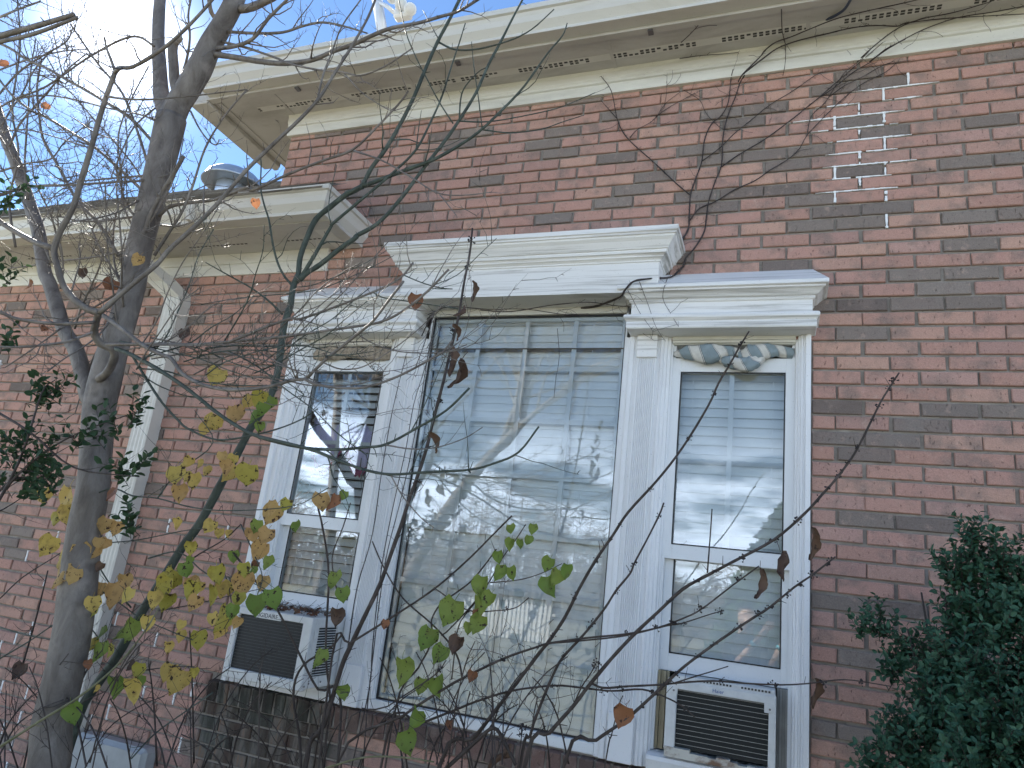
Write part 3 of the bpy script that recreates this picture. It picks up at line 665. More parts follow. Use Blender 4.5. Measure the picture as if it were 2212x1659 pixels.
q = MB(); q.box(bx0+.036, bx1-.022, by0+.024, by0+.03, bz0+.012, bz1-.028); gr = q.build('grille', M['coil2'], ac2)
q = MB(); q.box(-.1735, .1735, -.0010, .0010, -.0008, .0008); me = bpy.data.meshes.new('slat_wire'); me.from_pydata(q.v, [], q.f); me.materials.append(M['wire'])
for i in range(12): link('slat_wire', me, gr, ((bx0+.038+bx1-.024)/2, by0+.010, bz0+.030+i*.0173))
q = MB(); rr_ = random.Random(2); xx = bx0+.004
while xx < bx1-.004:
    h = .022+rr_.uniform(-.006, .006); h = h if xx > -.53 else .034; x2 = min(xx+rr_.uniform(.02, .05), bx1-.004); q.box(xx, x2+.0005, by0-.010-rr_.uniform(0, .001), by0+.03, bz0-.018, bz0-.018+h); xx = x2
q.build('base_pan', M['rust'], ac2)
q = MB()
for g0 in (-.475, -.335):
    for i in range(9): q.box(g0+i*.0122, g0+i*.0122+.0072, by0+.0035, by0+.010, bz1+.008, bz1+.015)
vent_ = q
q = MB(); q.box(bx0+.02, bx1-.004, by0+.0055, .06, bz1+.004, bz1+.020, 0, .003); q.build('top_rail', M['steel'], ac2)
vent_.build('top_vents', M['hole'], ac2)
for xx, zz_ in ((bx0+.028, bz1-.036), (bx1-.022, bz1-.048), (bx0+.02, bz0+.004)):
    q = MB(); q.box(xx-.0035, xx+.0035, by0-.005, by0, zz_-.0035, zz_+.0035, 0, .0012); q.build('screw', M['screw'], ac2)
text_mesh('lettering', 'Haier', .019, M['inkblue'], ac2, (-.418, by0-.0015, bz1-.021))
for (c0, c1, mi) in ((-.670, bx0-.002, 0), (bx1+.002, -.158, 1)):
    n = 5; q = MB()
    for i in range(n):
        a, b = c0+(c1-c0)*i/n, c0+(c1-c0)*(i+1)/n; q.box(a, b-.0012, .03-(i % 2)*.008, .05, 1.034, 1.322)
    q.build('side_curtain', M['panelgrey'] if mi else M['tan'], ac2)
# ================================================================== cloths stuffed over the sashes
def cloth_mat(name, cols, stripe):
    mm, t, b = mat(name); at = t.nodes.new('ShaderNodeAttribute'); at.attribute_name = 'run'
    v = at.outputs['Fac']
    if stripe:
        fr = MATH(t, 'FRACT', MATH(t, 'MULTIPLY', v, 7.0))
        c = RAMP(t, fr, [(0, (.62, .60, .55)), (.34, (.62, .60, .55)), (.355, (.08, .10, .12)), (.375, (.62, .60, .55)), (.40, (.08, .10, .12)), (.42, (.24, .295, .315)), (.88, (.24, .295, .315)), (.90, (.08, .10, .12)), (.92, (.62, .60, .55)), (.95, (.08, .10, .12)), (.965, (.62, .60, .55))], 'CONSTANT')
    else:
        c = RAMP(t, noise_tex(t, 60, 4, .6, pos(t)), [(.3, (.20, .16, .12)), (.6, (.44, .37, .29)), (.8, (.55, .48, .38))])
    c = MIX(t, 1.0, c, RAMP(t, noise_tex(t, 24, 4, .6, pos(t)), [(.3, .8), (.7, 1.08)]), 'MULTIPLY')
    t.links.new(c, b.inputs['Base Color']); b.inputs['Roughness'].default_value = .95
    h = noise_tex(t, 700 if stripe else 220, 2, .5, pos(t)); bump(t, b, h, .5, .0015 if stripe else .004); return mm
M['stripe'] = cloth_mat('striped_cloth', None, True); M['knit'] = cloth_mat('beige_knit', None, False)
def cloth(name, segs, m_, label, cat, seed):
    """segs: list of (centre line points, radii) joined in one crumpled mesh"""
    vs, fs, run = [], [], []
    for path, rad, r0, r1, wr in segs:
        pts = catmull(path, 10); n = len(pts); sd = 28; b0 = len(vs)
        def lerp_r(t): 
            k = t*(len(rad)-1); i = min(int(k), len(rad)-2); f = k-i; f = f*f*(3-2*f)
            return rad[i][0]*(1-f)+rad[i+1][0]*f, rad[i][1]*(1-f)+rad[i+1][1]*f
        for i, p in enumerate(pts):
            t = i/(n-1); ry, rz = lerp_r(t); tt = (pts[min(i+1, n-1)]-pts[max(i-1, 0)]).normalized(); sd_ = tt.cross(Vector((0, 0, 1))); 
            sd_ = Vector((0, -1, 0)) if sd_.length < .1 else sd_.normalized(); up_ = sd_.cross(tt).normalized()
            for k in range(sd):
                a = 2*math.pi*k/sd; c, s = math.cos(a), math.sin(a)
                fold = 1+wr*noise.noise(Vector((t*5+seed, a*1.1 if a < math.pi else (2*math.pi-a)*1.1+3, seed)))+wr*.7*noise.noise(Vector((t*16, c*2+seed, s*2)))
                vs.append(p+(sd_*c*ry+up_*s*rz)*fold); run.append(r0+(r1-r0)*t+.025*s)
        for i in range(n-1):
            for k in range(sd): fs.append((b0+i*sd+k, b0+i*sd+(k+1) % sd, b0+(i+1)*sd+(k+1) % sd, b0+(i+1)*sd+k))
        fs.append(tuple(b0+k for k in reversed(range(sd)))); fs.append(tuple(b0+(n-1)*sd+k for k in range(sd)))
    me = bpy.data.meshes.new(name); me.from_pydata([tuple(v) for v in vs], [], fs); me.materials.append(m_)
    at = me.attributes.new('run', 'FLOAT', 'POINT'); at.data.foreach_set('value', run)
    for p in me.polygons: p.use_smooth = True
    o = link(name, me); tag(o, label, cat); return o
cloth('striped_cloth', [
 ([(-.668, .012, 2.672), (-.60, -.010, 2.672), (-.52, -.018, 2.664), (-.44, -.004, 2.676), (-.385, .0, 2.672)], [(.010, .014), (.030, .033), (.040, .046), (.034, .032), (.018, .020)], 0, .46, .16),
 ([(-.47, -.002, 2.650), (-.43, -.018, 2.628), (-.375, -.032, 2.610), (-.33, -.030, 2.618), (-.295, -.01, 2.655), (-.27, .0, 2.68)], [(.012, .012), (.026, .026), (.030, .030), (.028, .030), (.024, .026), (.016, .016)], .3, .72, .32),
 ([(-.385, -.006, 2.66), (-.335, -.022, 2.662), (-.285, -.016, 2.676), (-.225, .0, 2.684), (-.165, .014, 2.676)], [(.016, .022), (.032, .044), (.030, .034), (.024, .027), (.016, .022)], .52, .98, .18)], M['stripe'],
 'striped white and blue grey cloth knotted and stuffed over the right window sash', 'cloth', 1.7)
cloth('knitted_cloth', [
 ([(-2.635, .02, 2.668), (-2.57, .0, 2.668), (-2.50, -.008, 2.664), (-2.42, .0, 2.676), (-2.33, -.004, 2.672), (-2.24, .0, 2.672), (-2.145, .015, 2.672)], [(.012, .024), (.026, .034), (.030, .036), (.022, .026), (.030, .034), (.030, .034), (.02, .028)], 0, 1, .3)], M['knit'],
 'beige knitted cloth stuffed above the left window sash', 'cloth', 4.1)
M['paleblue'] = plain('pale_blue_fleece', (.50, .58, .62), .95, 0, .25, 40)
cloth('fleece_cloth', [([(-2.40, .105, 1.432), (-2.33, .10, 1.45), (-2.27, .10, 1.468), (-2.21, .10, 1.455), (-2.155, .105, 1.44)], [(.010, .010), (.018, .030), (.018, .042), (.018, .034), (.012, .016)], 0, 1, .4)], M['paleblue'],
 'pale blue fleece bundled behind the bottom of the left lower pane', 'cloth', 7.3)
# lavender curtain swag behind the left upper pane
M['lav'] = plain('lavender_fabric', (.72, .66, .92), .8, 0, .2, 14); M['maroon'] = plain('maroon_fringe', (.42, .12, .20), .8, 0, .4, 60)
q = MB(); nU = 40
for sgn in (0,):
    r1, r2, r3 = [], [], []
    for i in range(nU+1):
        t = i/nU; x = -2.61+.45*t; sw = abs(math.sin(t*math.pi*2))
        zt = 2.33; zb = 2.16-.10*sw+.05*(1-sw)
        yy = .098+.006*math.sin(i*1.7)
        r1.append((x, yy, zt+.02*math.sin(i*.9)-.05*sw)); r2.append((x, yy+.004, zb)); r3.append((x, yy-.006, zb-.035-.01*math.sin(i*2.9)))
    q.loft([r1, r2], False, 0, False, True); q.loft([r2, r3], False, 1, False, True)
o = q.build('curtain_valance', [M['lav'], M['maroon']]); sm = o.modifiers.new('s', 'SOLIDIFY'); sm.thickness = .003
tag(o, 'lavender valance with maroon fringe seen through the left window upper pane', 'curtain')
# ================================================================== things on the wall and roof
mb_ = tag(empty('electric_box', (-3.2, -.05, .3)), 'grey metal utility box low on the brick wall, lower left', 'utility box')
q = MB(); q.box(-3.53, -3.06, -.10, -.009, .12, .605, 0, .018); q.build('cabinet', M['metalgrey'], mb_)
q = MB(); q.box(-3.515, -3.075, -.108, -.101, .14, .588, 0, .006); dr = q.build('door', M['metalgrey'], mb_)
q = MB(); q.box(-3.10, -3.085, -.118, -.108, .33, .40, 0, .003); q.build('latch', M['screw'], dr)
# floodlight on a white post above the gutter
fp = P(824, 60, -.24); fl = tag(empty('floodlight', (fp.x, -.24, 4.40)), 'white twin lamp floodlight on a square post above the main gutter', 'floodlight')
b0, b1 = P(826, 68, -.24), P(808, -40, -.24)
q = MB(); q.tube([Vector((b0.x, b0.y, 4.30)), b0, b1], [.034, .034, .034], 4, 0); post = q.build('post', M['vinyl'], fl)
a_, b_ = P(818, 5, -.25), P(852, 28, -.30)
q = MB(); q.tube([a_, a_.lerp(b_, .5)+Vector((0, 0, .01)), b_], [.012, .012, .012], 6); q.build('arm', M['vinyl'], fl)
c_ = P(872, 24, -.30); s_ = px(c_)
q = MB(); q.box(c_.x-22*s_, c_.x+18*s_, c_.y-.02, c_.y+.04, c_.z-17*s_, c_.z+12*s_, 0, .012); q.build('housing', M['vinyl'], fl)
for (u, v) in ((866, 8), (886, 20), (848, -6)):
    k = P(u, v, -.34); q = MB(); d_ = (CAM-k).normalized(); q.tube([k-d_*.07, k-d_*.03, k-d_*.005, k+d_*.02, k+d_*.024], [.02, .033, .036, .036, .028], 14); lamp = q.build('lamp_head', M['vinyl'], fl)
    q = MB(); q.tube([k+d_*.0235, k+d_*.026], [.027, .024], 14); q.build('lens', M['steel'], lamp)
# domed roof vent on the lower roof
vc = P(505, 396, 1.25); vv = tag(empty('roof_vent', (vc.x, 1.25, vc.z-.2)), 'domed grey metal roof vent standing on the lower shingle roof', 'roof vent')
k = px(vc); 
q = MB(); prof = [(0, 26), (30, 24.5), (48, 18), (58, 8), (62, -2), (66, -8), (62, -8)]
q.loft([[(vc.x+k*r_*math.cos(a), 1.25+k*r_*math.sin(a), vc.z+k*z_*1.0) for a in [2*math.pi*i/28 for i in range(28)]] for r_, z_ in prof if r_ > 0], True, 0, True, True); q.build('dome', M['galv'], vv)
q = MB(); q.loft([[(vc.x+k*34*math.cos(a), 1.25+k*34*math.sin(a), vc.z+k*z_) for a in [2*math.pi*i/20 for i in range(20)]] for z_ in (-60, 10)], True, 0, True, True); q.build('collar', M['galv'], vv)
# cable hanging out of the soffit
cz = [PZ(1843, -14, SZ-.10), PZ(1835, 4, SZ-.05), PZ(1822, 22, SZ-.02), PZ(1800, 36, SZ-.008), PZ(1785, 42, SZ+.004)]
q = MB(); q.tube(catmull(cz, 5), [.0065]*21, 7); tag(q.build('cable', M['cable']), 'dark blue cable poking out of the soffit vent, top right', 'cable')
# dead leaves and berry twigs caught on top of the left air conditioner
q = MB(); rg = random.Random(15)
for i in range(170):
    p = Vector((rg.uniform(-2.50, -2.15), rg.uniform(-.24, -.05), az1+.003+abs(rg.gauss(0, .012)))); d = Vector((rg.gauss(0, 1), rg.gauss(0, 1), rg.gauss(0, .35))).normalized(); e_ = d.orthogonal().normalized(); L = rg.uniform(.008, .022)
    if i % 3: q.add([p-d*L, p+e_*L*.45+Vector((0, 0, .003)), p+d*L, p-e_*L*.45], [(0, 1, 2, 3)], i % 2)
    else: q.tube([p-d*.02, p+Vector((0, 0, .012)), p+d*.045+Vector((0, 0, .02))], [.0012, .001, .0007], 4, 2)
tag(q.build('leaf_litter', [M['leaf_b'], M['leaf_r'], M['stalk']], recalc=False), 'dead leaf and twig litter lying on the left air conditioner', 'leaf litter', kind='stuff')
# ================================================================== plants
T3 = 1/3
F1 = (0, 0, T3); F2 = (548.6, 0, T3); F3 = (1474.7, 0, T3); F4 = (0, 553, T3); F5 = (737.3, 553, T3)
B0 = (0, 1106, T3); BM = (737.3, 1106, T3); BR = (1474.7, 1106, T3)
E5 = (493.7, 356.6, .1984); LW = (570.5, 581.5, .1984); RW = (1338.6, 548.6, .1984)
Q1 = (1663.4, 82.3, .248); Q2 = (1663.4, 493.7, .248); Q3 = (1663.4, 905.2, .248); Q4 = (1114.8, 164.6, .248); DD = (0, 0, 1)
def D_(fr, pts): return [(fr[0]+x*fr[2], fr[1]+y*fr[2]) for x, y in pts]
def world(dp, Y0, Y1, bow=0.0):
    n = len(dp); out = []
    for i, (u, v) in enumerate(dp):
        t = i/(n-1) if n > 1 else 0
        out.append(P(u, v, Y0+(Y1-Y0)*t+bow*math.sin(t*math.pi)))
    return out
def spur(mb, p, d, r, L, rng):
    q1 = p+d*L*.5+Vector((0, 0, L*.15)); q2 = p+d*L+Vector((0, 0, L*.4*rng.random()))
    mb.tube([p, q1, q2], [r, r*.8, r*.55], 4)
def grow(mb, pts, rad, rng, spurs=10, twigs=0, tl=(.10, .32), sides=7, up=.35, depth=0):
    """one limb with its knots, spurs and side twigs, all one continuous mesh"""
    mb.tube(pts, rad, sides)
    n = len(pts); L = sum((pts[i+1]-pts[i]).length for i in range(n-1))
    for _ in range(int(spurs*L)):
        i = rng.randrange(1, n); p = pts[i].lerp(pts[i-1], rng.random()); t = (pts[i]-pts[i-1]).normalized()
        d = (Vector((rng.gauss(0, 1), rng.gauss(0, 1), rng.gauss(0, 1))).cross(t).normalized()+t*.5).normalized()
        spur(mb, p, d, max(.0010, min(.0022, rad[i]*.4)), rng.uniform(.010, .035), rng)
    for _ in range(twigs):
        i = rng.randrange(max(1, n//5), n); p = pts[i-1].lerp(pts[i], rng.random()); t = (pts[i]-pts[i-1]).normalized()
        d = (Vector((rng.gauss(0, 1), rng.gauss(0, .8), rng.gauss(0, 1))).cross(t).normalized()*.8+t*.75).normalized()
        LL = rng.uniform(*tl); r = max(.0011, min(rad[i]*.5, .004)); c = [p]
        for k in range(6):
            d = (d+Vector((rng.gauss(0, .22), rng.gauss(0, .2), rng.gauss(up*.3, .22)))).normalized(); c.append(c[-1]+d*LL/6)
        grow(mb, c, [r*(1-.12*k) for k in range(7)], rng, spurs*1.2, 1 if depth == 0 and rng.random() < .5 else 0, (.06, .16), 5, up, depth+1)
def limb(root, name, m_, fr, pts, w0, w1, Y0, Y1, spurs=10, twigs=0, seed=0, bow=0., tl=(.10, .32), sides=7, ext=None):
    dp = D_(fr, pts) if not isinstance(fr, list) else sum((D_(f, p) for f, p in zip(fr, pts)), [])
    wp = world(dp, Y0, Y1, bow)
    if ext: wp = [Vector(e) for e in ext]+wp
    c = catmull(wp, 4); n = len(c); rng = random.Random(seed+len(c)*13)
    s = fr[2] if not isinstance(fr, list) else fr[0][2]
    rad = []
    for i, p in enumerate(c):
        t = i/(n-1); wpx = (w0+(w1-w0)*t)*s
        rad.append(max(.0009, wpx*px(p)/2*(1+.07*rng.uniform(-1, 1))))
    mb = MB(); grow(mb, c, rad, rng, spurs, twigs, tl, sides)
    return mb.build(name, m_, root, recalc=False), c, rad
# ---- leaf shapes ------------------------------------------------------------
def leaf_mesh(name, m_, seed, curl=.25, narrow=1.0, ragged=.05, curlx=.3):
    rg = random.Random(seed); R_, C_ = 9, 7; vs, fs = [], []
    for i in range(R_):
        t = i/(R_-1); wdt = .47*narrow*(math.sin(math.pi*min(1, t*.93+.07)**.62)**.85)*(1 if t < .75 else (1-t)/.25*.55+.45)
        if i == R_-1: wdt = .012
        lobe = .10*max(0, 1-t*5)
        for k in range(C_):
            s = -1+2*k/(C_-1); e = 1+ragged*rg.uniform(-1, 1) if abs(s) == 1 else 1
            x = s*wdt*e; z = -t+lobe*abs(s)**1.5; y = -curl*(t-.3)**2+curlx*abs(s)**1.6*wdt*(1 if seed % 2 else -.6)+.03*math.sin(t*9+s*4+seed)
            if curl > .8:                      # dried leaf: folded on its rib, twisted and crumpled
                wn = .24*math.sin(math.pi*min(1, t*.96+.03)**.7)+.008; a = t*1.7+seed*.8
                lx, ly = s*wn*.75+.03*math.sin(t*13+s*3+seed), -abs(s)**1.3*wn*.9+.035*math.sin(t*17+s*5+seed*2)
                x = lx*math.cos(a)-ly*math.sin(a)+.13*math.sin(t*2.6+seed); y = lx*math.sin(a)+ly*math.cos(a); z = -t+.05*s*math.sin(t*9)
            vs.append((x, y, z))
    for i in range(R_-1):
        for k in range(C_-1): fs.append((i*C_+k, i*C_+k+1, (i+1)*C_+k+1, (i+1)*C_+k))
    b = len(vs); r = .012                      # leaf stalk
    for (x, y, z) in ((0, 0, -.05), (.02, .04, .16), (.06, .10, .30)):
        vs += [(x-r, y, z), (x+r, y, z), (x, y+r, z)]
    for i in range(2):
        for k in range(3): l = (k+1) % 3; fs.append((b+i*3+k, b+i*3+l, b+i*3+3+l, b+i*3+3+k))
    me = bpy.data.meshes.new(name); me.from_pydata(vs, [], fs); me.materials.append(m_)
    for p in me.polygons: p.use_smooth = True
    return me
LEAF = {}
for k in 'ygmobr':
    LEAF[k] = [leaf_mesh('leaf', M['leaf_'+k], s, .25+.12*s if k != 'b' else .45, 1.0, .06, .22+.05*s) for s in range(4)]
LEAF['d'] = [leaf_mesh('dry_leaf', M['leaf_b'], s, 1.2, .75, .1) for s in range(3)]
lrng = random.Random(21)
def leaf(root, fr, x, y, size, k, Y, yaw=None):
    u, v = fr[0]+x*fr[2], fr[1]+y*fr[2]; p = P(u, v, Y); s = size*fr[2]*px(p)*1.18
    me = LEAF[k][lrng.randrange(len(LEAF[k]))]
    o = link('leaf', me, root, (p.x, p.y, p.z+s*.5)); o.scale = (s*lrng.uniform(.9, 1.15),)*3
    o.rotation_euler = (lrng.uniform(-.35, .35), lrng.uniform(-.45, .45), lrng.uniform(-.7, .7)+.35 if yaw is None else yaw); return o
# ---- the big bare tree --------------------------------------------------------
tree = tag(empty('bare_tree', (-2.6, -1.0, 0)), 'grey barked bare tree with forked trunk in front of the downspout', 'tree')
YT = -1.0
def trunk(pts, Y0, Y1, name='trunk', ext=None, sides=14, m_=M['bark'], spurs=1):
    wp = [P(u, v, Y0+(Y1-Y0)*i/(len(pts)-1)) for i, (u, v, w_) in enumerate(pts)]; ws = [w_*px(p)/2 for p, (u, v, w_) in zip(wp, pts)]
    if ext: wp = [Vector(e[:3]) for e in ext]+wp; ws = [e[3] for e in ext]+ws
    c = catmull(wp, 5); n = len(c); rad = []
    for i in range(n):
        t = i/(n-1)*(len(ws)-1); k = min(int(t), len(ws)-2); rad.append((ws[k]*(1-t+k)+ws[k+1]*(t-k))*(1+.035*noise.noise(c[i]*6)))
    mb = MB(); grow(mb, c, rad, random.Random(len(c)), spurs, 0, sides=sides); return mb.build(name, m_, tree, recalc=False)
pb = P(100, 1680, YT)
trunk([(100, 1680, 84), (112, 1570, 80), (142, 1439, 78), (160, 1339, 77), (171, 1239, 75), (184, 1139, 70), (201, 1053, 64), (209, 953, 64), (214, 886, 66), (224, 836, 66), (245, 753, 60), (267, 686, 54), (286, 620, 52), (293, 570, 53), (310, 500, 53), (327, 433, 55), (344, 367, 57), (360, 300, 60), (370, 255, 62)], YT, YT-.02, ext=[(pb.x-.02, YT, -.05, .13), (pb.x-.01, YT, .25, .105)])
trunk([(366, 262, 40), (350, 215, 34), (345, 150, 29), (342, 90, 26), (344, 20, 24), (352, -60, 22)], YT-.01, YT+.05, 'limb')
trunk([(368, 265, 52), (385, 225, 52), (404, 195, 52), (430, 150, 52), (453, 100, 48), (482, 50, 42), (505, 5, 42), (525, -60, 40)], YT-.02, YT-.05, 'limb')
trunk([(388, 215, 22), (378, 180, 22), (375, 140, 21), (374, 100, 20), (392, 82, 8)], YT-.03, YT-.08, 'limb')
trunk([(215, 880, 40), (193, 860, 36), (183, 820, 34), (172, 780, 33), (160, 748, 31), (140, 715, 30), (125, 670, 29), (108, 615, 28), (96, 585, 27), (83, 500, 27), (67, 450, 26), (50, 400, 25), (33, 350, 24), (10, 293, 23), (-12, 225, 22), (-30, 150, 20)], YT, YT+.1, 'limb')
BK = M['bark']; GB = M['green_bark']
A = lambda fr, pts, w0, w1, Y0, Y1, sp=9, tw=0, **k: limb(tree, 'branch', k.pop('m', BK), fr, pts, w0*1.1, w1*1.15, Y0, Y1, sp+3, int(tw*1.7), **k)
YN = -1.28                     # node of the low fork, a little towards the viewer
A(F4, [(640, 800), (700, 750), (742, 650), (720, 595), (650, 565), (612, 500), (622, 430), (640, 365)], 52, 38, YT-.06, YN, 4, seed=1)
A([F4, F1], [[(640, 368), (560, 340), (480, 280), (405, 180), (372, 70)], [(350, 1620), (395, 1490), (470, 1350), (530, 1150), (590, 960), (640, 780), (690, 620), (745, 470)]], 42, 27, YN, -1.5, 4, 2, seed=2)
A(F1, [(745, 470), (780, 440), (870, 430), (1050, 320), (1200, 190), (1350, 30), (1420, -60)], 26, 16, -1.5, -1.6, 4, 2, seed=3)
A(F1, [(748, 470), (720, 390), (690, 310), (675, 240)], 20, 10, -1.5, -1.55, 4, 0, seed=4)
A(F1, [(350, 1610), (230, 1570), (100, 1500), (0, 1440), (-120, 1380)], 34, 26, -1.36, -1.4, 4, 2, seed=5)
A(F1, [(700, 625), (800, 640), (950, 645), (1100, 635), (1300, 615), (1600, 580)], 15, 7, -1.49, -1.3, 6, 1, seed=6)
A(F1, [(615, 860), (680, 885), (770, 910)], 9, 5, -1.45, -1.45, 8, seed=7); A(F1, [(610, 860), (540, 810), (470, 760)], 8, 5, -1.45, -1.45, 8, seed=8)
A(F1, [(690, 620), (620, 560), (540, 505)], 9, 6, -1.49, -1.45, 8, seed=9)
A([F4, F1, F2], [[(645, 370), (780, 250), (900, 150), (1020, 50)], [(1100, 1615), (1250, 1480), (1400, 1330), (1600, 1100)], [(130, 930), (300, 770), (420, 640), (520, 480), (640, 290), (740, 110), (800, -40)]], 32, 13, YN, -1.2, 5, 3, seed=10)
A(F2, [(410, 650), (450, 480), (500, 350), (570, 170), (690, 0), (740, -90)], 12, 7, -1.22, -1.15, 9, 1, seed=11)
A(F4, [(612, 430), (420, 440), (250, 430), (100, 405), (0, 365), (-150, 330)], 22, 18, YN, -1.5, 5, 2, seed=12)
A(F4, [(600, 495), (450, 550), (300, 575), (150, 590), (-60, 590)], 15, 12, YN, -1.5, 6, 2, seed=13)
# boughs reaching right in front of the left window
A([F4, LW], [[(670, 385), (800, 480), (930, 580), (1050, 640), (1110, 665), (1180, 760), (1300, 830), (1450, 865), (1600, 865), (1750, 845)], [(300, 1210), (450, 1190), (560, 1090), (700, 960), (1000, 720), (1190, 560), (1350, 350), (1520, 130)]], 26, 15, YN, -1.55, 5, 3, seed=14)
A([LW, F5], [[(440, 1195), (560, 1250), (800, 1290), (1100, 1285), (1400, 1190), (1650, 1070), (1900, 930)], [(660, 620), (720, 545)]], 32, 17, -1.5, -1.5, 5, 2, seed=15)
A([F4, LW], [[(690, 575), (1000, 570), (1250, 575), (1500, 555)], [(0, 755), (250, 730), (600, 680), (950, 630), (1200, 590), (1400, 520), (1600, 390), (1800, 220), (2010, 0)]], 20, 13, YN-.02, -1.4, 6, 4, seed=16)
A([F4, LW, E5], [[(1480, 560), (1700, 470), (1880, 405)], [(400, 540), (800, 400), (1180, 250), (1380, 160)], [(1900, 1200), (2010, 1060)]], 17, 11, -1.36, -1.3, 6, 4, seed=17)
A([F4, F5], [[(750, 600), (850, 640), (1000, 720), (1200, 850), (1400, 1010), (1550, 1110), (1700, 1180), (1950, 1240), (2170, 1255)], [(150, 1240), (290, 1220), (480, 1120), (680, 1000), (830, 855)]], 26, 13, YN, -1.45, 5, 4, seed=18, m=GB)
A([F4, F5], [[(1680, 1172), (2000, 1250), (2180, 1320)], [(150, 1385), (320, 1415), (560, 1400), (830, 1385), (1000, 1340), (1150, 1270), (1280, 1105)]], 21, 11, -1.38, -1.5, 5, 4, seed=19, m=GB)
A(F5, [(290, 1225), (450, 1250), (620, 1240), (800, 1180), (915, 1110)], 10, 5, -1.43, -1.4, 6, 1, seed=20); A(F5, [(320, 1420), (400, 1560), (520, 1700), (600, 1760)], 9, 5, -1.43, -1.4, 6, 1, seed=21)
A(F4, [(860, 650), (950, 800), (1050, 950), (1150, 1060), (1220, 1120), (1400, 1190), (1600, 1170), (1800, 1120), (1950, 1060), (2060, 990)], 17, 7, YN, -1.3, 6, 4, seed=22, m=GB)
A([LW, F5], [[(0, 1450), (150, 1480), (400, 1380), (700, 1490)], [(0, 1010), (180, 1030), (400, 990), (560, 1000)]], 8, 5, -1.2, -1.2, 8, 2, seed=23)
A(LW, [(950, 640), (1000, 690), (1150, 790), (1350, 870), (1600, 910), (1900, 910), (2050, 880), (2212, 820)], 15, 9, -1.42, -1.4, 6, 2, seed=24)
A(LW, [(650, 1020), (800, 1080), (930, 1090), (1080, 1060), (1280, 950), (1500, 800), (1750, 590), (1950, 370)], 16, 9, -1.45, -1.4, 6, 3, seed=25)
A(LW, [(1000, 900), (1100, 1000), (1200, 1100), (1350, 1110), (1600, 1060), (1900, 920), (2100, 810)], 9, 5, -1.3, -1.3, 8, 2, seed=26)
A([LW, E5], [[(1180, 250), (1300, 310), (1500, 340), (1700, 370), (2100, 430)], [(2400, 1540)]], 14, 8, -1.3, -1.2, 6, 1, seed=27, m=GB)
A([LW, (737.3, 457, .3459*.5768)], [[(1510, 60), (1700, 140), (1900, 200), (2050, 215)], [(960, 820), (1250, 690), (1500, 460), (1680, 290)]], 12, 7, -1.3, -1.2, 6, 3, seed=28, m=GB)
rx = random.Random(91)
for i in range(26):          # fine web of shoots hanging in front of the downspout and the left window
    u0 = rx.uniform(225, 620); v0 = 742+(u0-225)*.05+rx.uniform(-20, 60); L_ = rx.uniform(130, 380); an = rx.uniform(-.75, 1.0); p_ = [(u0, v0)]
    for k in range(5):
        an += rx.gauss(.02, .15); p_.append((p_[-1][0]+math.cos(an)*L_/5, p_[-1][1]-math.sin(an)*L_/5))
    A(DD, p_, rx.uniform(2.6, 3.8), 1.8, YN, -1.35-rx.uniform(-.15, .2), 10, 4, seed=400+i, tl=(.08, .3), m=BK if i % 2 else GB)
# crown against the sky
sky_br = [([(940, 1250), (800, 1120), (620, 960), (480, 870), (300, 760), (210, 720), (80, 620), (-40, 470)], 15, 10), ([(990, 920), (850, 770), (700, 670), (550, 580), (440, 520), (300, 440), (180, 390), (60, 310), (-60, 260)], 16, 11),
 ([(965, 1085), (890, 850), (790, 600), (640, 420), (520, 250), (460, 160)], 14, 8), ([(1005, 700), (870, 820), (780, 1000), (720, 1150)], 9, 5), ([(765, 1655), (640, 1450), (500, 1300), (380, 1080), (280, 900), (250, 700), (240, 560), (270, 380)], 17, 8),
 ([(1100, 1130), (930, 1170), (750, 1180), (450, 1200), (200, 1210), (-40, 1275)], 9, 14), ([(870, 1405), (750, 1420), (640, 1435), (500, 1430), (380, 1400)], 12, 6), ([(1000, 300), (900, 240), (780, 260), (560, 380), (300, 560), (100, 640), (-40, 720)], 12, 8),
 ([(-20, 700), (150, 630), (330, 620), (500, 650), (700, 700), (900, 740), (1000, 780)], 6, 9), ([(-20, 460), (200, 380), (420, 330), (560, 320)], 9, 5), ([(-20, 860), (160, 840), (330, 880), (560, 950)], 9, 5), ([(100, 1600), (60, 1300), (120, 1000), (80, 700), (130, 300), (110, -20)], 12, 7),
 ([(-20, 120), (120, 60), (260, 10)], 12, 9), ([(-30, 640), (120, 470), (280, 360), (430, 270), (470, 180)], 11, 6), ([(0, 1110), (170, 1060), (330, 1030), (420, 920), (600, 780)], 10, 5), ([(400, 1660), (330, 1400), (230, 1180), (200, 1000)], 10, 5)]
for i, (p_, a, b) in enumerate(sky_br): A(F1, p_, a*1.25, b*1.2, YT-.03, YT-.25+.05*(i % 5), 14, 8, seed=40+i, tl=(.12, .45))
rx = random.Random(77)
for i in range(22):          # thin crossing shoots of the crown
    v0 = rx.uniform(230, 760); u0 = 360-(v0-300)*.24 if rx.random() < .6 else max(0, 10+(v0-290)*.36); L_ = rx.uniform(170, 420); an = rx.uniform(1.7, 4.3) if u0 > 200 else rx.uniform(.2, 2.6)
    p_ = [(u0, v0)]
    for k in range(5):
        an += rx.gauss(0, .16)-.03; p_.append((p_[-1][0]+math.cos(an)*L_/5, p_[-1][1]-math.sin(an)*L_/5))
    A(DD, p_, rx.uniform(3.6, 5.2), 2.2, YT-.02, YT-rx.uniform(-.15, .35), 14, 6, seed=300+i, tl=(.1, .4))
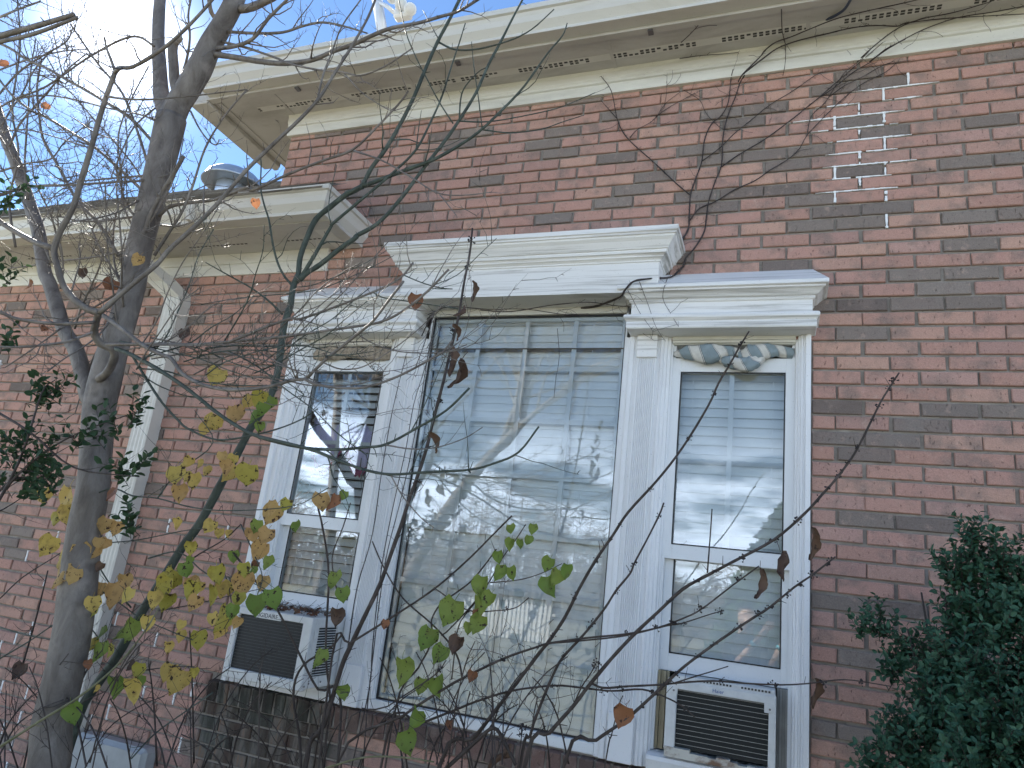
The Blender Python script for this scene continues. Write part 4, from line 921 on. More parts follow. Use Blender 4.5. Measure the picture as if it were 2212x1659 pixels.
rb_ = [(F1, [(1380, 315), (1520, 300), (1640, 250), (1740, 120), (1900, -40)], 24, 13, 3), (F1, [(1470, 205), (1650, 215), (1830, 210), (1960, 170), (2090, 145), (2230, 170), (2380, 215)], 17, 8, 3),
 ([F1, F2], [[(1370, 350), (1520, 370), (1700, 400), (1850, 410), (2020, 390)], [(520, 330), (640, 290), (790, 220), (900, 180), (1060, 150), (1200, 110), (1330, 70), (1480, -20)]], 30, 13, 3), ([F1, F2], [[(1440, 270), (1600, 310), (1800, 380)], [(220, 410), (400, 450), (580, 470), (690, 490), (850, 430), (1030, 310)]], 14, 7, 2),
 (F2, [(580, 470), (700, 600), (850, 700), (910, 720)], 7, 4, 0), (F1, [(1560, 60), (1640, 45), (1760, -10), (1850, -60)], 45, 34, 1), (F1, [(1400, 120), (1370, 80), (1355, 0), (1350, -50)], 24, 18, 0), (F1, [(1235, 720), (1290, 830), (1350, 910), (1400, 940), (1420, 905)], 10, 5, 1), (F1, [(1130, 590), (1200, 420), (1230, 250), (1220, 100), (1240, -20)], 14, 9, 3),
 ([F1, F2], [[(1030, 1400), (1100, 1340), (1250, 1310), (1400, 1290), (1600, 1215)], [(0, 1230), (220, 1130), (450, 1040), (640, 970), (800, 820), (950, 660), (1000, 590)]], 20, 9, 3), (F2, [(640, 975), (830, 1040), (1020, 1150), (1190, 1250), (1350, 1265), (1540, 1245)], 11, 5, 1), (F2, [(1205, 1262), (1260, 1330), (1310, 1395)], 7, 4, 0),
 (F1, [(880, 1600), (940, 1490), (980, 1380), (1060, 1230), (1130, 1120), (1190, 1010)], 22, 20, 0), (F1, [(1000, 1655), (1100, 1500), (1180, 1370), (1250, 1200), (1330, 960), (1450, 760), (1600, 580)], 18, 7, 3), (F1, [(1040, 1460), (1150, 1465), (1260, 1430), (1310, 1380)], 9, 5, 1), (F1, [(900, 1530), (1000, 1400), (1130, 1150), (1190, 900)], 10, 5, 2)]
for i, (f, p_, a, b, tw) in enumerate(rb_): A(f, p_, a*1.15, b*1.15, YT-.03, YT-.12, 11, tw*2+1, seed=80+i)
# a bough of a neighbouring tree, its trunk outside the picture
nb = tag(empty('bare_tree', (-3.4, -2.3, 0)), 'dark boughs of a neighbouring bare tree entering at the upper left edge', 'tree')
tp = [P(-420, 420, -1.9)]
limb(nb, 'branch', BK, F1, [(-700, 520), (-300, 330), (0, 235), (250, 165), (480, 95)], 52, 30, -1.9, -1.9, 3, 0, seed=3)
limb(nb, 'branch', BK, F1, [(-700, 540), (-300, 360), (0, 272), (220, 220), (500, 115)], 38, 22, -1.9, -1.95, 3, 0, seed=4)
e0 = P(-233, 175, -1.9)
q = MB(); c = catmull([(e0.x-.12, -1.9, -.05), (e0.x-.1, -1.92, .8), (e0.x-.05, -1.9, 1.6), (e0.x, -1.9, e0.z), (e0.x+.05, -1.9, e0.z+.7)], 6); grow(q, c, [.09-.055*i/(len(c)-1) for i in range(len(c))], random.Random(5), 1, 0, sides=12); q.build('trunk', BK, nb, recalc=False)
# ---- green sapling ------------------------------------------------------------
sap = tag(empty('sapling', (P(120, 1659, -.7).x, -.7, 0)), 'slim green barked sapling curving up past the left window', 'sapling')
S = lambda fr, pts, w0, w1, Y0, Y1, sp=5, tw=0, **k: limb(sap, 'branch', k.pop('m', GB), fr, pts, w0, w1, Y0, Y1, sp, tw, **k)
sb = P(140, 1640, -.75)
limb(sap, 'stem', GB, [B0, F4], [[(420, 1600), (520, 1290), (620, 1130), (760, 930), (900, 680), (1000, 520), (1090, 380), (1180, 230), (1290, 80)], [(1420, 1500), (1500, 1350), (1570, 1220), (1620, 1120), (1700, 1000), (1760, 890), (1800, 750), (1820, 600), (1840, 450), (1880, 330), (1900, 200), (1938, 118)]], 66, 40, -.75, -.75, 2, 0, seed=1, sides=10, ext=[(sb.x-.12, -.75, -.05), (sb.x-.06, -.75, .2)])
S([E5, F2], [[(735, 1280), (760, 1180), (780, 1000), (850, 800), (950, 590), (1100, 460), (1280, 320)], [(640, 1240), (705, 1205)]], 62, 36/.595, -.75, -.75, 3, 0, seed=2)
S(F2, [(700, 1212), (760, 1090), (850, 970), (950, 800), (1040, 620), (1110, 450), (1190, 270), (1270, 120), (1350, -40)], 30, 20, -.75, -.8, 5, 2, seed=3)
S(F2, [(700, 1210), (960, 1110), (1150, 1040), (1300, 960), (1450, 860), (1600, 720), (1750, 560), (1900, 350), (2000, 230), (2030, 150)], 28, 7, -.75, -.7, 6, 2, seed=4)
S([E5, F2], [[(760, 1260), (820, 1170), (900, 1040), (1000, 870), (1120, 660)], [(510, 1450), (700, 1290), (900, 1120), (1050, 970), (1150, 780), (1220, 620), (1280, 430), (1330, 280), (1370, 150)]], 48, 12, -.75, -.8, 5, 2, seed=5)
S([E5, F2], [[(770, 1250), (860, 1170), (1000, 1080), (1200, 920), (1400, 780)], [(660, 1530), (800, 1450), (950, 1290), (1100, 1090), (1240, 910), (1330, 780), (1440, 600), (1520, 420), (1600, 270), (1660, 150), (1760, -40)]], 62, 22, -.75, -.7, 4, 1, seed=6)
S(E5, [(700, 1320), (600, 1200), (530, 1050), (480, 850), (440, 600), (390, 440), (350, 250), (355, 0), (345, -120)], 28, 14, -.75, -.85, 4, 1, seed=7)
S(F2, [(1335, 785), (1470, 790), (1600, 778), (1850, 730), (2000, 690), (2212, 600)], 11, 5, -.72, -.5, 4, 0, seed=8); S(F2, [(1480, 840), (1650, 860), (1850, 840), (2000, 790), (2140, 745)], 10, 5, -.72, -.5, 4, 0, seed=9)
S(F2, [(1480, 838), (1450, 600), (1425, 430), (1410, 270)], 9, 5, -.73, -.8, 6, 0, seed=10); S(F2, [(1330, 785), (1340, 640), (1370, 560), (1450, 470), (1500, 440)], 12, 6, -.72, -.8, 6, 0, seed=11); S(F2, [(1290, 800), (1200, 660), (1110, 490), (1050, 370), (985, 210), (935, -20)], 10, 7, -.74, -.9, 5, 1, seed=12)
S(F2, [(1048, 970), (1150, 970), (1260, 940), (1345, 900)], 8, 4, -.78, -.7, 6, 0, seed=13); S(F2, [(1050, 968), (1065, 850), (1085, 715)], 9, 4, -.78, -.8, 5, 0, seed=14); S(F2, [(1190, 270), (1300, 320), (1450, 318), (1650, 265), (1800, 190), (1945, 60)], 14, 7, -.78, -.8, 6, 0, seed=15)
S(F2, [(1195, 250), (1150, 170), (1095, 65)], 8, 4, -.78, -.8, 6, 0, seed=16); S(E5, [(1120, 650), (1090, 520), (1100, 350), (1130, 200), (1180, 0)], 13, 8, -.76, -.8, 6, 0, seed=17); S(E5, [(700, 1330), (900, 1310), (1200, 1200), (1500, 1060), (1720, 930)], 13, 7, -.75, -.6, 6, 1, seed=18)
S(E5, [(690, 1400), (400, 1420), (0, 1465), (-300, 1520)], 14, 9, -.76, -.9, 5, 1, seed=19); S(E5, [(745, 1390), (1000, 1350), (1300, 1230), (1600, 1090), (1800, 985)], 14, 7, -.75, -.6, 6, 1, seed=20); S(E5, [(590, 1630), (450, 1490), (250, 1340), (0, 1200), (-250, 1060)], 26, 12, -.75, -.95, 5, 2, seed=21)
# thin leafy shoots of the lower left
sh = [([(1060, 470), (1250, 300), (1450, 180), (1560, 80)], 12, 7), ([(850, 620), (700, 450), (560, 200), (480, 40)], 11, 6), ([(960, 300), (1160, 260), (1340, 400), (1560, 430), (1720, 500)], 11, 5), ([(1030, 640), (1250, 600), (1500, 540), (1680, 500)], 9, 5), ([(590, 470), (760, 580), (900, 680), (1100, 770), (1250, 830)], 10, 6),
 ([(700, 200), (900, 180), (1200, 120), (1400, 100)], 9, 6), ([(120, 1080), (230, 700), (310, 380)], 13, 8), ([(-20, 740), (180, 800), (340, 830), (560, 900)], 10, 6), ([(-20, 960), (200, 830), (470, 640)], 11, 6), ([(900, 1030), (1100, 1005), (1260, 1000)], 9, 4), ([(1380, 1170), (1220, 1280), (1000, 1440), (850, 1600)], 9, 10), ([(640, 820), (560, 700), (540, 560)], 8, 5),
 ([(1420, 300), (1480, 480), (1500, 650), (1450, 760)], 8, 5), ([(1560, 80), (1640, 260), (1700, 420), (1660, 560)], 9, 5), ([(700, 1060), (800, 1080), (950, 1010)], 8, 5), ([(0, 560), (150, 420), (400, 260), (560, 120)], 9, 6), ([(240, 1500), (380, 1200), (420, 900), (520, 700)], 10, 6)]
for i, (p_, a, b) in enumerate(sh): S(B0, p_, a, b, -.85, -.95, 6, 3, seed=100+i, tl=(.06, .2), m=M['vine'] if i % 3 == 0 else GB)
S([B0], [[(-60, 1560), (250, 1360), (480, 1220), (700, 1050), (850, 890), (960, 740), (1030, 620)]], 20, 8, -1.3, -1.1, 3, 0, seed=130, m=M['olive'])
S([F4], [[(420, 1660), (700, 1510), (860, 1555), (1020, 1570), (1250, 1630), (1500, 1650), (1900, 1620), (2130, 1500)]], 12, 6, -1.0, -1.2, 5, 2, seed=131)
S([F4], [[(1020, 1570), (1150, 1400), (1380, 1210), (1260, 1000)]], 10, 5, -1.0, -1.0, 6, 2, seed=132)
lv = [(420,20,110,'y'),(350,50,90,'m'),(330,240,130,'y'),(440,320,150,'y'),(500,280,120,'o'),(400,420,130,'o'),(480,430,100,'o'),(520,115,50,'y'),(580,150,40,'y'),(680,110,110,'o'),(750,115,90,'o'),(630,210,70,'o'),(645,280,70,'o'),(655,360,50,'b'),(690,210,60,'o'),
 (540,650,140,'m'),(510,600,110,'g'),(590,610,100,'y'),(640,520,100,'o'),(720,540,130,'o'),(790,460,90,'o'),(845,555,90,'y'),(985,570,90,'y'),(655,800,90,'g'),(640,920,120,'g'),(590,870,80,'m'),(725,905,70,'m'),(830,780,110,'g'),(870,770,110,'g'),(955,720,80,'y'),
 (1075,500,130,'m'),(1110,470,150,'m'),(1180,390,100,'g'),(1080,590,100,'m'),(1220,480,90,'o'),(1250,510,100,'m'),(1290,500,80,'y'),(1275,600,90,'o'),(1230,240,80,'m'),(1235,320,50,'g'),(1370,110,90,'y'),(1420,140,50,'y'),(1130,80,70,'y'),(1505,290,60,'g'),(1480,140,40,'y'),
 (1390,410,100,'m'),(1380,540,100,'m'),(1430,510,90,'y'),(1480,500,90,'y'),(1570,480,130,'o'),(1570,380,80,'m'),(1640,390,60,'g'),(1700,470,90,'o'),(1650,620,130,'g'),(1745,570,110,'g'),(1545,580,90,'m'),(1730,340,90,'g'),(1620,150,80,'o'),(1665,95,70,'g'),(1730,170,100,'o'),(1695,270,120,'o'),(1660,350,50,'r'),
 (1370,705,80,'y'),(1465,700,130,'m'),(1440,770,90,'y'),(1510,650,80,'g'),(1545,720,60,'o'),(1275,840,110,'m'),(1175,740,60,'y'),(1165,810,70,'y'),(1080,885,70,'y'),(725,1140,110,'g'),(840,1160,130,'y'),(905,1110,90,'g'),(900,1030,80,'m'),(1100,1050,100,'y'),(1170,1110,130,'y'),(1250,1050,60,'m'),
 (355,1310,90,'m'),(440,1310,100,'g'),(560,990,50,'r'),(140,1030,80,'b'),(870,1010,60,'b'),(625,1145,40,'y'),(1780,20,110,'o'),(1910,105,70,'g'),(2170,460,110,'g'),(2080,960,110,'g')]
lv4 = [(420,1600,170,'y'),(1410,800,120,'y'),(1690,930,100,'m'),(1620,960,90,'y'),(1755,965,90,'g'),(1700,1000,80,'g'),(1505,1030,100,'o'),(1650,1050,90,'g'),(1390,1090,100,'y'),(1330,1130,80,'y'),(1680,1110,60,'g'),(1430,1310,70,'o'),(1445,1370,80,'o'),(1510,1330,70,'y'),(1490,1350,60,'m'),(1520,1420,100,'y'),(1600,1430,130,'m'),(1230,1340,60,'y'),(1285,1350,50,'y'),(1330,1400,60,'y'),
 (1130,1430,110,'y'),(1250,1470,100,'y'),(1200,1430,60,'y'),(1145,1540,90,'o'),(2065,1600,100,'o'),(2170,1600,90,'r'),(1750,1640,90,'o'),(1860,1620,70,'m'),(270,1560,90,'y'),(2230,1560,60,'g')]
for x, y, s_, k in lv: leaf(sap, B0, x, y, s_, k, -.95+lrng.uniform(-.12, .08))
for x, y, s_, k in lv4: leaf(sap, F4, x, y, s_, k, -.95+lrng.uniform(-.12, .08))
for x, y, s_, k in ((1190,520,80,'b'),(730,200,80,'r'),(520,110,55,'b'),(185,180,50,'r'),(900,30,65,'o'),(735,1550,80,'r'),(290,480,40,'r')): leaf(tree, F4, x, y, s_, k, YT-.12)
for x, y, s_, k in ((300, 700, 55, 'r'), (15, 420, 60, 'r'), (1650, 1320, 60, 'r')): leaf(tree, F1, x, y, s_, k, YT-.1)
leaf(tree, F5, 475, 300, 90, 'r', -1.25)
# ---- berry shrub in front of the middle window -----------------------------------
shr = tag(empty('berry_shrub', (-1.0, -1.0, 0)), 'leggy brown shrub with black berry clusters fanning across the middle window', 'shrub')
YS = -.9
bc = MB(); rgb = random.Random(6)
for i in range(8):
    d = Vector((rgb.gauss(0, 1), rgb.gauss(0, 1), rgb.gauss(0, .8))).normalized()*rgb.uniform(.007, .013)
    bc.tube([(0, 0, 0), tuple(d*.6+Vector((0, 0, .002))), tuple(d)], [.0006, .0005, .0005], 3)
    bm = bmesh.new(); bmesh.ops.create_icosphere(bm, subdivisions=1, radius=rgb.uniform(.0018, .0028)); bm.verts.index_update()
    bc.add([v.co+d for v in bm.verts], [[v.index for v in f.verts] for f in bm.faces], 0, True); bm.free()
bme = bpy.data.meshes.new('berry_cluster'); bme.from_pydata(bc.v, [], bc.f); bme.materials.append(M['berry'])
def K(fr, pts, w0, w1, Y0, Y1, nb_=0, sp=6, tw=0, seed=0, ext=None, m_=None, tip=.35, sc_=1.0):
    o, c, rad = limb(shr, 'stem', m_ or M['stalk'], fr, pts, w0*1.12, w1*1.35, Y0, Y1, sp, tw, seed=seed, ext=ext, sides=7)
    for i in range(nb_):
        k = int(len(c)*(tip+(.99-tip)*(i+.5)/nb_)); k = min(k, len(c)-1)
        b = link('berry_cluster', bme, shr, tuple(c[k])); b.rotation_euler = (rgb.uniform(0, 6), rgb.uniform(0, 6), rgb.uniform(0, 6)); b.scale = (rgb.uniform(.8, 1.25)*sc_,)*3
    return c
def root_ext(u, v, Y):
    p = P(u, v, Y); return [(p.x*.6-.42, Y-.05, -.03), (p.x*.8-.2, Y-.02, .35)]
K([B0, BM, F5], [[(1980, 1640), (2100, 1380)], [(0, 1010), (60, 870), (150, 680), (250, 470), (330, 250), (390, 80)], [(430, 1610), (540, 1290), (600, 1050), (660, 820), (720, 560), (760, 390), (800, 150), (832, -10), (850, -180)]], 34, 10, YS, YS, 8, 4, seed=1, ext=root_ext(650, 1680, YS), tip=.55, sc_=1.3)
K(BM, [(-60, 940), (60, 850), (330, 680), (600, 500), (820, 310), (980, 150), (1105, 25)], 15, 8, YS-.05, YS-.1, 1, 6, seed=2, ext=root_ext(650, 1680, YS))
K(BM, [(330, 1360), (500, 1010), (560, 900), (590, 800), (585, 700), (640, 600), (720, 540), (840, 450), (940, 330), (1005, 240)], 13, 7, YS, YS-.05, 1, 6, seed=3, ext=root_ext(800, 1680, YS))
K([BM, F5, RW], [[(640, 1640), (850, 1470), (980, 1310), (1150, 1090), (1270, 930), (1350, 830), (1450, 680), (1540, 500), (1650, 310), (1760, 150), (1860, 0)], [(2050, 1450), (2212, 1240)], [(960, 1659), (1080, 1400), (1200, 1200), (1300, 1020), (1410, 840)]], 26, 8, YS, YS-.2, 9, 5, seed=4, ext=root_ext(900, 1700, YS), sc_=.95)
K(BM, [(1160, 1640), (1220, 1460), (1260, 1330), (1370, 1060), (1430, 950), (1530, 840), (1600, 760), (1710, 620), (1780, 510), (1870, 400), (1900, 330), (1980, 180), (2060, 20), (2090, -60)], 20, 8, YS-.05, YS-.15, 5, 5, seed=5, ext=root_ext(1120, 1680, YS))
K([BM, BR, Q3, Q2], [[(1190, 1640), (1350, 1430), (1500, 1260), (1600, 1130), (1750, 950), (1900, 790), (2050, 650)], [(0, 500), (160, 410), (330, 320), (590, 180), (790, 10)], [(460, 650), (560, 540), (660, 410), (760, 260), (890, 0)], [(970, 1500), (1050, 1370), (1125, 1255)]], 26, 8, YS-.1, YS-.1, 16, 4, seed=6, ext=root_ext(1130, 1680, YS))
K([BM, BR], [[(1440, 1650), (1650, 1480), (1850, 1340), (2050, 1160)], [(0, 1010), (200, 860), (420, 710), (560, 620), (720, 490), (850, 400), (990, 290)]], 24, 8, YS-.1, YS-.15, 12, 4, seed=7, ext=root_ext(1210, 1690, YS))
K(BM, [(300, 1430), (510, 1370), (720, 1290), (870, 1230), (1100, 1160), (1380, 1125), (1560, 1140), (1750, 1160), (1950, 1150), (2100, 1200), (2212, 1260), (2290, 1330)], 16, 7, YS, YS-.1, 5, 5, seed=8, ext=root_ext(780, 1680, YS))
K([BM, BR], [[(1620, 1110), (1700, 1140), (1850, 1130), (2050, 1120)], [(0, 1105), (200, 1095), (400, 1110), (640, 1120), (830, 1110), (980, 1090), (1100, 1090), (1350, 1130)]], 14, 5, YS-.1, YS-.1, 6, 4, seed=9, tip=.1)
K([BM, BR], [[(-40, 1660), (400, 1320), (660, 1150), (780, 1080), (1050, 950), (1250, 880), (1350, 850), (1600, 815), (1850, 790), (2050, 750)], [(0, 690), (120, 630), (330, 470), (495, 350)]], 18, 7, YS-.1, YS-.1, 7, 5, seed=10, ext=root_ext(720, 1700, YS))
K(BM, [(1360, 850), (1600, 830), (1850, 800), (2100, 740), (2212, 720), (2400, 660), (2480, 640)], 10, 5, YS-.1, YS-.1, 3, 4, seed=11); K(BR, [(-60, 1110), (100, 1060), (200, 1030), (295, 1000)], 9, 5, YS-.1, YS-.12, 0, 4, seed=12); K(BR, [(160, 395), (175, 200), (185, 60), (190, -20)], 9, 6, YS-.1, YS-.1, 0, 6, seed=13)
K(BM, [(0, 1480), (300, 1260), (600, 1060), (680, 960)], 12, 5, YS-.15, YS-.15, 2, 6, seed=14, ext=root_ext(700, 1690, YS)); K(BM, [(650, 800), (700, 760), (850, 600), (960, 450), (1050, 290), (1130, 180), (1195, 80)], 9, 5, YS-.08, YS-.1, 0, 5, seed=15); K(BM, [(965, 458), (1150, 440), (1290, 400), (1430, 335)], 7, 4, YS-.1, YS-.1, 0, 5, seed=16)
K(BM, [(715, 1085), (730, 950), (760, 740), (850, 610), (930, 520)], 9, 5, YS-.05, YS-.1, 3, 6, seed=17); K(BM, [(200, 190), (280, 370), (400, 560), (580, 720), (700, 850), (760, 960), (785, 1090)], 8, 10, YS-.1, YS-.05, 0, 6, seed=18); K(BM, [(600, 490), (700, 560), (830, 640), (1000, 640), (1130, 620), (1215, 555)], 8, 5, YS-.1, YS-.1, 1, 5, seed=19)
K(BM, [(-100, 1659), (150, 1590), (400, 1590), (600, 1620)], 12, 8, YS-.2, YS-.2, 0, 3, seed=20, m_=M['olive']); K(BM, [(650, 1690), (880, 1480), (990, 1400), (1060, 1500), (1130, 1640)], 24, 18, YS-.1, YS-.1, 0, 3, seed=21); K(BM, [(1700, 1690), (1750, 1450), (1800, 1250), (1825, 1190)], 10, 5, YS-.1, YS-.1, 0, 3, seed=22, ext=root_ext(1300, 1700, YS))
K(BM, [(1150, 1600), (1165, 1450), (1170, 1370)], 8, 5, YS-.15, YS-.15, 3, 4, seed=23, ext=root_ext(1120, 1690, YS)); K(BM, [(1500, 1260), (1560, 1130), (1620, 1040), (1655, 970)], 9, 5, YS-.1, YS-.12, 3, 4, seed=24, tip=.8); K(BM, [(-20, 560), (-60, 300), (10, 100), (60, -60)], 9, 5, YS, YS, 0, 5, seed=25)
K([B0], [[(2212, 1280), (2060, 1150), (1930, 900), (1800, 640), (1650, 440), (1500, 250)]], 16, 9, YS+.1, YS, 0, 4, seed=26, ext=root_ext(690, 1690, YS)); K([B0], [[(1950, 1640), (1900, 1200), (1960, 1000), (2140, 880), (2212, 800)]], 20, 9, YS+.1, YS+.05, 0, 5, seed=27, ext=root_ext(640, 1690, YS)); K([B0], [[(2100, 1640), (2140, 1250), (2110, 900), (2130, 400), (2090, 100), (2060, -30)]], 16, 9, YS+.15, YS+.1, 0, 5, seed=28, ext=root_ext(700, 1690, YS))
rg2 = random.Random(31)
for i in range(58):        # brushy lower growth
    u = rg2.uniform(-20, 1250) if i % 3 else rg2.uniform(-40, 620); v = rg2.uniform(1600, 1680); du = rg2.uniform(-120, 160); hgt = rg2.uniform(90, 260)
    K(DD, [(u, v+40), (u+du*.35, v-hgt*.4), (u+du*.8, v-hgt*.8), (u+du*1.2, v-hgt)], rg2.uniform(2.2, 4.2), 1.6, YS+rg2.uniform(-.3, .3), YS+rg2.uniform(-.3, .3), 0, 8, 3, seed=200+i, m_=M['vine'] if i % 2 else None)
for x, y, s_, k in ((1095,120,60,'g'),(1240,115,60,'g'),(1215,190,60,'g'),(1100,215,70,'g'),(1150,215,60,'g'),(1010,300,75,'g'),(1025,400,90,'g'),(1090,400,70,'g'),(905,490,115,'g'),(970,580,90,'g'),(885,620,120,'g'),(725,655,135,'g'),(900,730,95,'g'),(820,760,75,'g'),(1325,490,115,'g'),(1405,440,105,'g'),(1350,350,85,'g'),(1460,385,75,'g'),(570,840,135,'g'),(660,930,95,'g'),
 (380,1050,155,'g'),(610,1140,110,'g'),(520,1140,95,'g'),(485,1360,125,'g'),(395,1510,140,'g'),(755,870,100,'b'),(870,670,65,'r'),(285,735,55,'r'),(850,1070,60,'r'),(1840,1330,110,'r'),(695,1380,50,'r'),(0,540,80,'g'),(-40,690,100,'b'),(0,1180,90,'g')): leaf(shr, BM, x, y, s_, k, YS-.12)
for fr, x, y, s_ in ((BR, 835, 210, 190), (BR, 630, 350, 170), (BR, 500, 460, 160), (BR, 845, 1190, 170), (F5, 555, 1215, 130), (F5, 680, 690, 160), (F5, 770, 755, 160), (F5, 720, 490, 90), (F5, 775, 370, 100), (F5, 825, 230, 130), (BM, 1060, 1580, 150)): leaf(shr, fr, x, y, s_, 'd', YS-.1)
# ---- creeper on the wall ----------------------------------------------------------
vin = tag(empty('creeper_vine', (-.6, -.02, 0)), 'leafless dark creeper climbing the brick wall from window heads to upper frieze', 'vine')
def vpt(u, v, off):
    p = P(u, v, -off)
    if p.z > 4.105: p = P(u, v, -.062)
    if p.z > SZ-.02: p = PZ(u, v, SZ-.014)
    return p
def VN(fr, pts, w0, w1, off=.02, seed=0, tw=2, offs=None):
    dp = D_(fr, pts) if not isinstance(fr, list) else sum((D_(f, p) for f, p in zip(fr, pts)), [])
    wp = [vpt(u, v, (offs[i] if offs else off)) for i, (u, v) in enumerate(dp)]; c = catmull(wp, 4); rng = random.Random(seed)
    s = fr[2] if not isinstance(fr, list) else fr[0][2]
    rad = [max(.0008, .75*(w0+(w1-w0)*i/(len(c)-1))*s*px(p)/2*rng.uniform(.85, 1.15)) for i, p in enumerate(c)]
    mb = MB(); mb.tube(c, rad, 6); n = len(c)
    L = sum((c[i+1]-c[i]).length for i in range(n-1))
    for _ in range(int(22*L)):
        i = rng.randrange(1, n); d = Vector((rng.gauss(0, 1), -.25*rng.random(), rng.gauss(.3, 1))).normalized(); spur(mb, c[i], d, .0009, rng.uniform(.008, .022), rng)
    for _ in range(tw):
        i = rng.randrange(n//3, n); d = Vector((rng.gauss(0, 1), 0, rng.gauss(-.3, .8))).normalized(); cc = [c[i]]
        for k in range(5): d = (d+Vector((rng.gauss(0, .3), rng.gauss(0, .05), rng.gauss(0, .3)))).normalized(); qn = cc[-1]+d*.022; qn.y = min(qn.y, c[i].y+.003); cc.append(qn)
        mb.tube(cc, [.0009]*6, 4)
    return mb.build('stem', M['vine'], vin, recalc=False)
VN(RW, [(-420, 590), (-240, 565), (0, 470), (60, 390), (150, 300), (330, 268), (560, 250), (680, 150), (720, 60)], 34, 24, offs=[.01, .03, .12, .19, .19, .17, .08, .02, .02], seed=1)
VN([RW, Q4], [[(600, 225), (690, 130)], [(1480, 1580), (1560, 1490), (1640, 1350), (1660, 1200), (1680, 1080), (1740, 900), (1790, 770), (1800, 560), (1820, 430), (1860, 300), (1910, 180), (1950, 60), (1990, -10)]], 26, 16, seed=2, tw=5)
VN(Q4, [(1290, 1580), (1450, 1410), (1500, 1330), (1510, 1180), (1520, 1030), (1570, 880), (1620, 730), (1640, 560), (1700, 420), (1790, 340), (1850, 220), (1870, 30), (1890, -60)], 22, 11, seed=3, tw=5)
VN(Q4, [(1510, 1030), (1380, 920), (1200, 750), (1030, 600), (940, 500), (880, 370), (830, 130), (740, 0)], 16, 9, seed=4, tw=3); VN(Q4, [(880, 370), (800, 280), (735, 205)], 9, 6, seed=5, tw=1); VN(Q4, [(990, 540), (1050, 470), (1200, 380), (1300, 240), (1440, 130)], 9, 5, seed=6); VN(Q4, [(1220, 350), (1350, 260), (1520, 170), (1620, 120)], 8, 5, seed=7); VN(Q4, [(1290, 260), (1310, 150), (1315, 0)], 7, 5, seed=8)
VN([Q4, Q1], [[(1510, 1260), (1600, 1150), (1740, 1090), (1900, 990), (2080, 910)], [(0, 1150), (150, 1060), (250, 970), (320, 850), (420, 740), (600, 560), (800, 400), (1000, 300), (1120, 200)]], 16, 9, seed=9, tw=4)
VN([Q4, Q1], [[(1620, 740), (1780, 620), (1900, 500), (2050, 380)], [(0, 580), (200, 460), (400, 320), (490, 290)]], 12, 7, seed=10, tw=3); VN([Q4, Q1], [[(1790, 790), (1930, 690), (2100, 590)], [(0, 850), (200, 700), (400, 540), (560, 430), (720, 300), (870, 210), (1000, 100), (1180, 10)]], 15, 9, seed=11, tw=4)
VN(Q1, [(320, 850), (360, 680), (480, 560), (580, 400), (660, 290), (800, 180), (900, 70)], 11, 7, seed=12, tw=3); VN(Q1, [(400, 540), (560, 400), (760, 230), (980, 40)], 12, 8, seed=13, tw=3); VN(Q1, [(520, 510), (640, 420), (800, 340), (960, 250), (1080, 200)], 10, 7, seed=14, tw=3); VN(Q4, [(1460, 120), (1600, 210), (1660, 330), (1800, 460), (1940, 470)], 7, 5, seed=15)
VN(F3, [(360, 530), (390, 480), (500, 370), (530, 330), (600, 275), (700, 240), (820, 190), (1000, 120), (1200, 70), (1430, 20), (1600, -20)], 12, 8, seed=16, tw=5); VN(F3, [(390, 480), (520, 380), (620, 310), (760, 260), (950, 215), (1100, 180), (1250, 165), (1390, 170), (1450, 150), (1700, 120), (2212, 90)], 13, 8, seed=17, tw=6)
VN(F3, [(1130, 400), (1250, 290), (1400, 180), (1560, 120), (1760, 80), (2000, 10)], 12, 8, seed=18, tw=5); VN(F3, [(1210, 400), (1340, 310), (1500, 220), (1640, 160), (1800, 110), (2000, 80), (2212, 40)], 12, 8, seed=19, tw=5); VN(F3, [(640, 60), (645, 200), (665, 290), (665, 400), (650, 490)], 8, 5, seed=20); VN(F3, [(-20, 380), (120, 360), (260, 350), (360, 340)], 8, 5, seed=21); VN(F3, [(-10, 275), (50, 220), (100, 165)], 8, 5, seed=22)
VN(RW, [(85, 390), (130, 470), (220, 640), (340, 810), (360, 860), (340, 930)], 9, 5, offs=[.19, .17, .13, .16, .13, .07], seed=23, tw=1); VN(RW, [(215, 300), (260, 420), (320, 580), (380, 760), (440, 870), (500, 950)], 9, 5, offs=[.19, .17, .13, .155, .13, .05], seed=24, tw=1); VN(RW, [(520, 265), (480, 380), (475, 500), (550, 640), (640, 790)], 11, 6, offs=[.15, .185, .145, .135, .155], seed=25, tw=1)
VN(Q4, [(1500, 1330), (1440, 1450), (1370, 1560), (1310, 1650)], 22, 14, seed=26, tw=3)
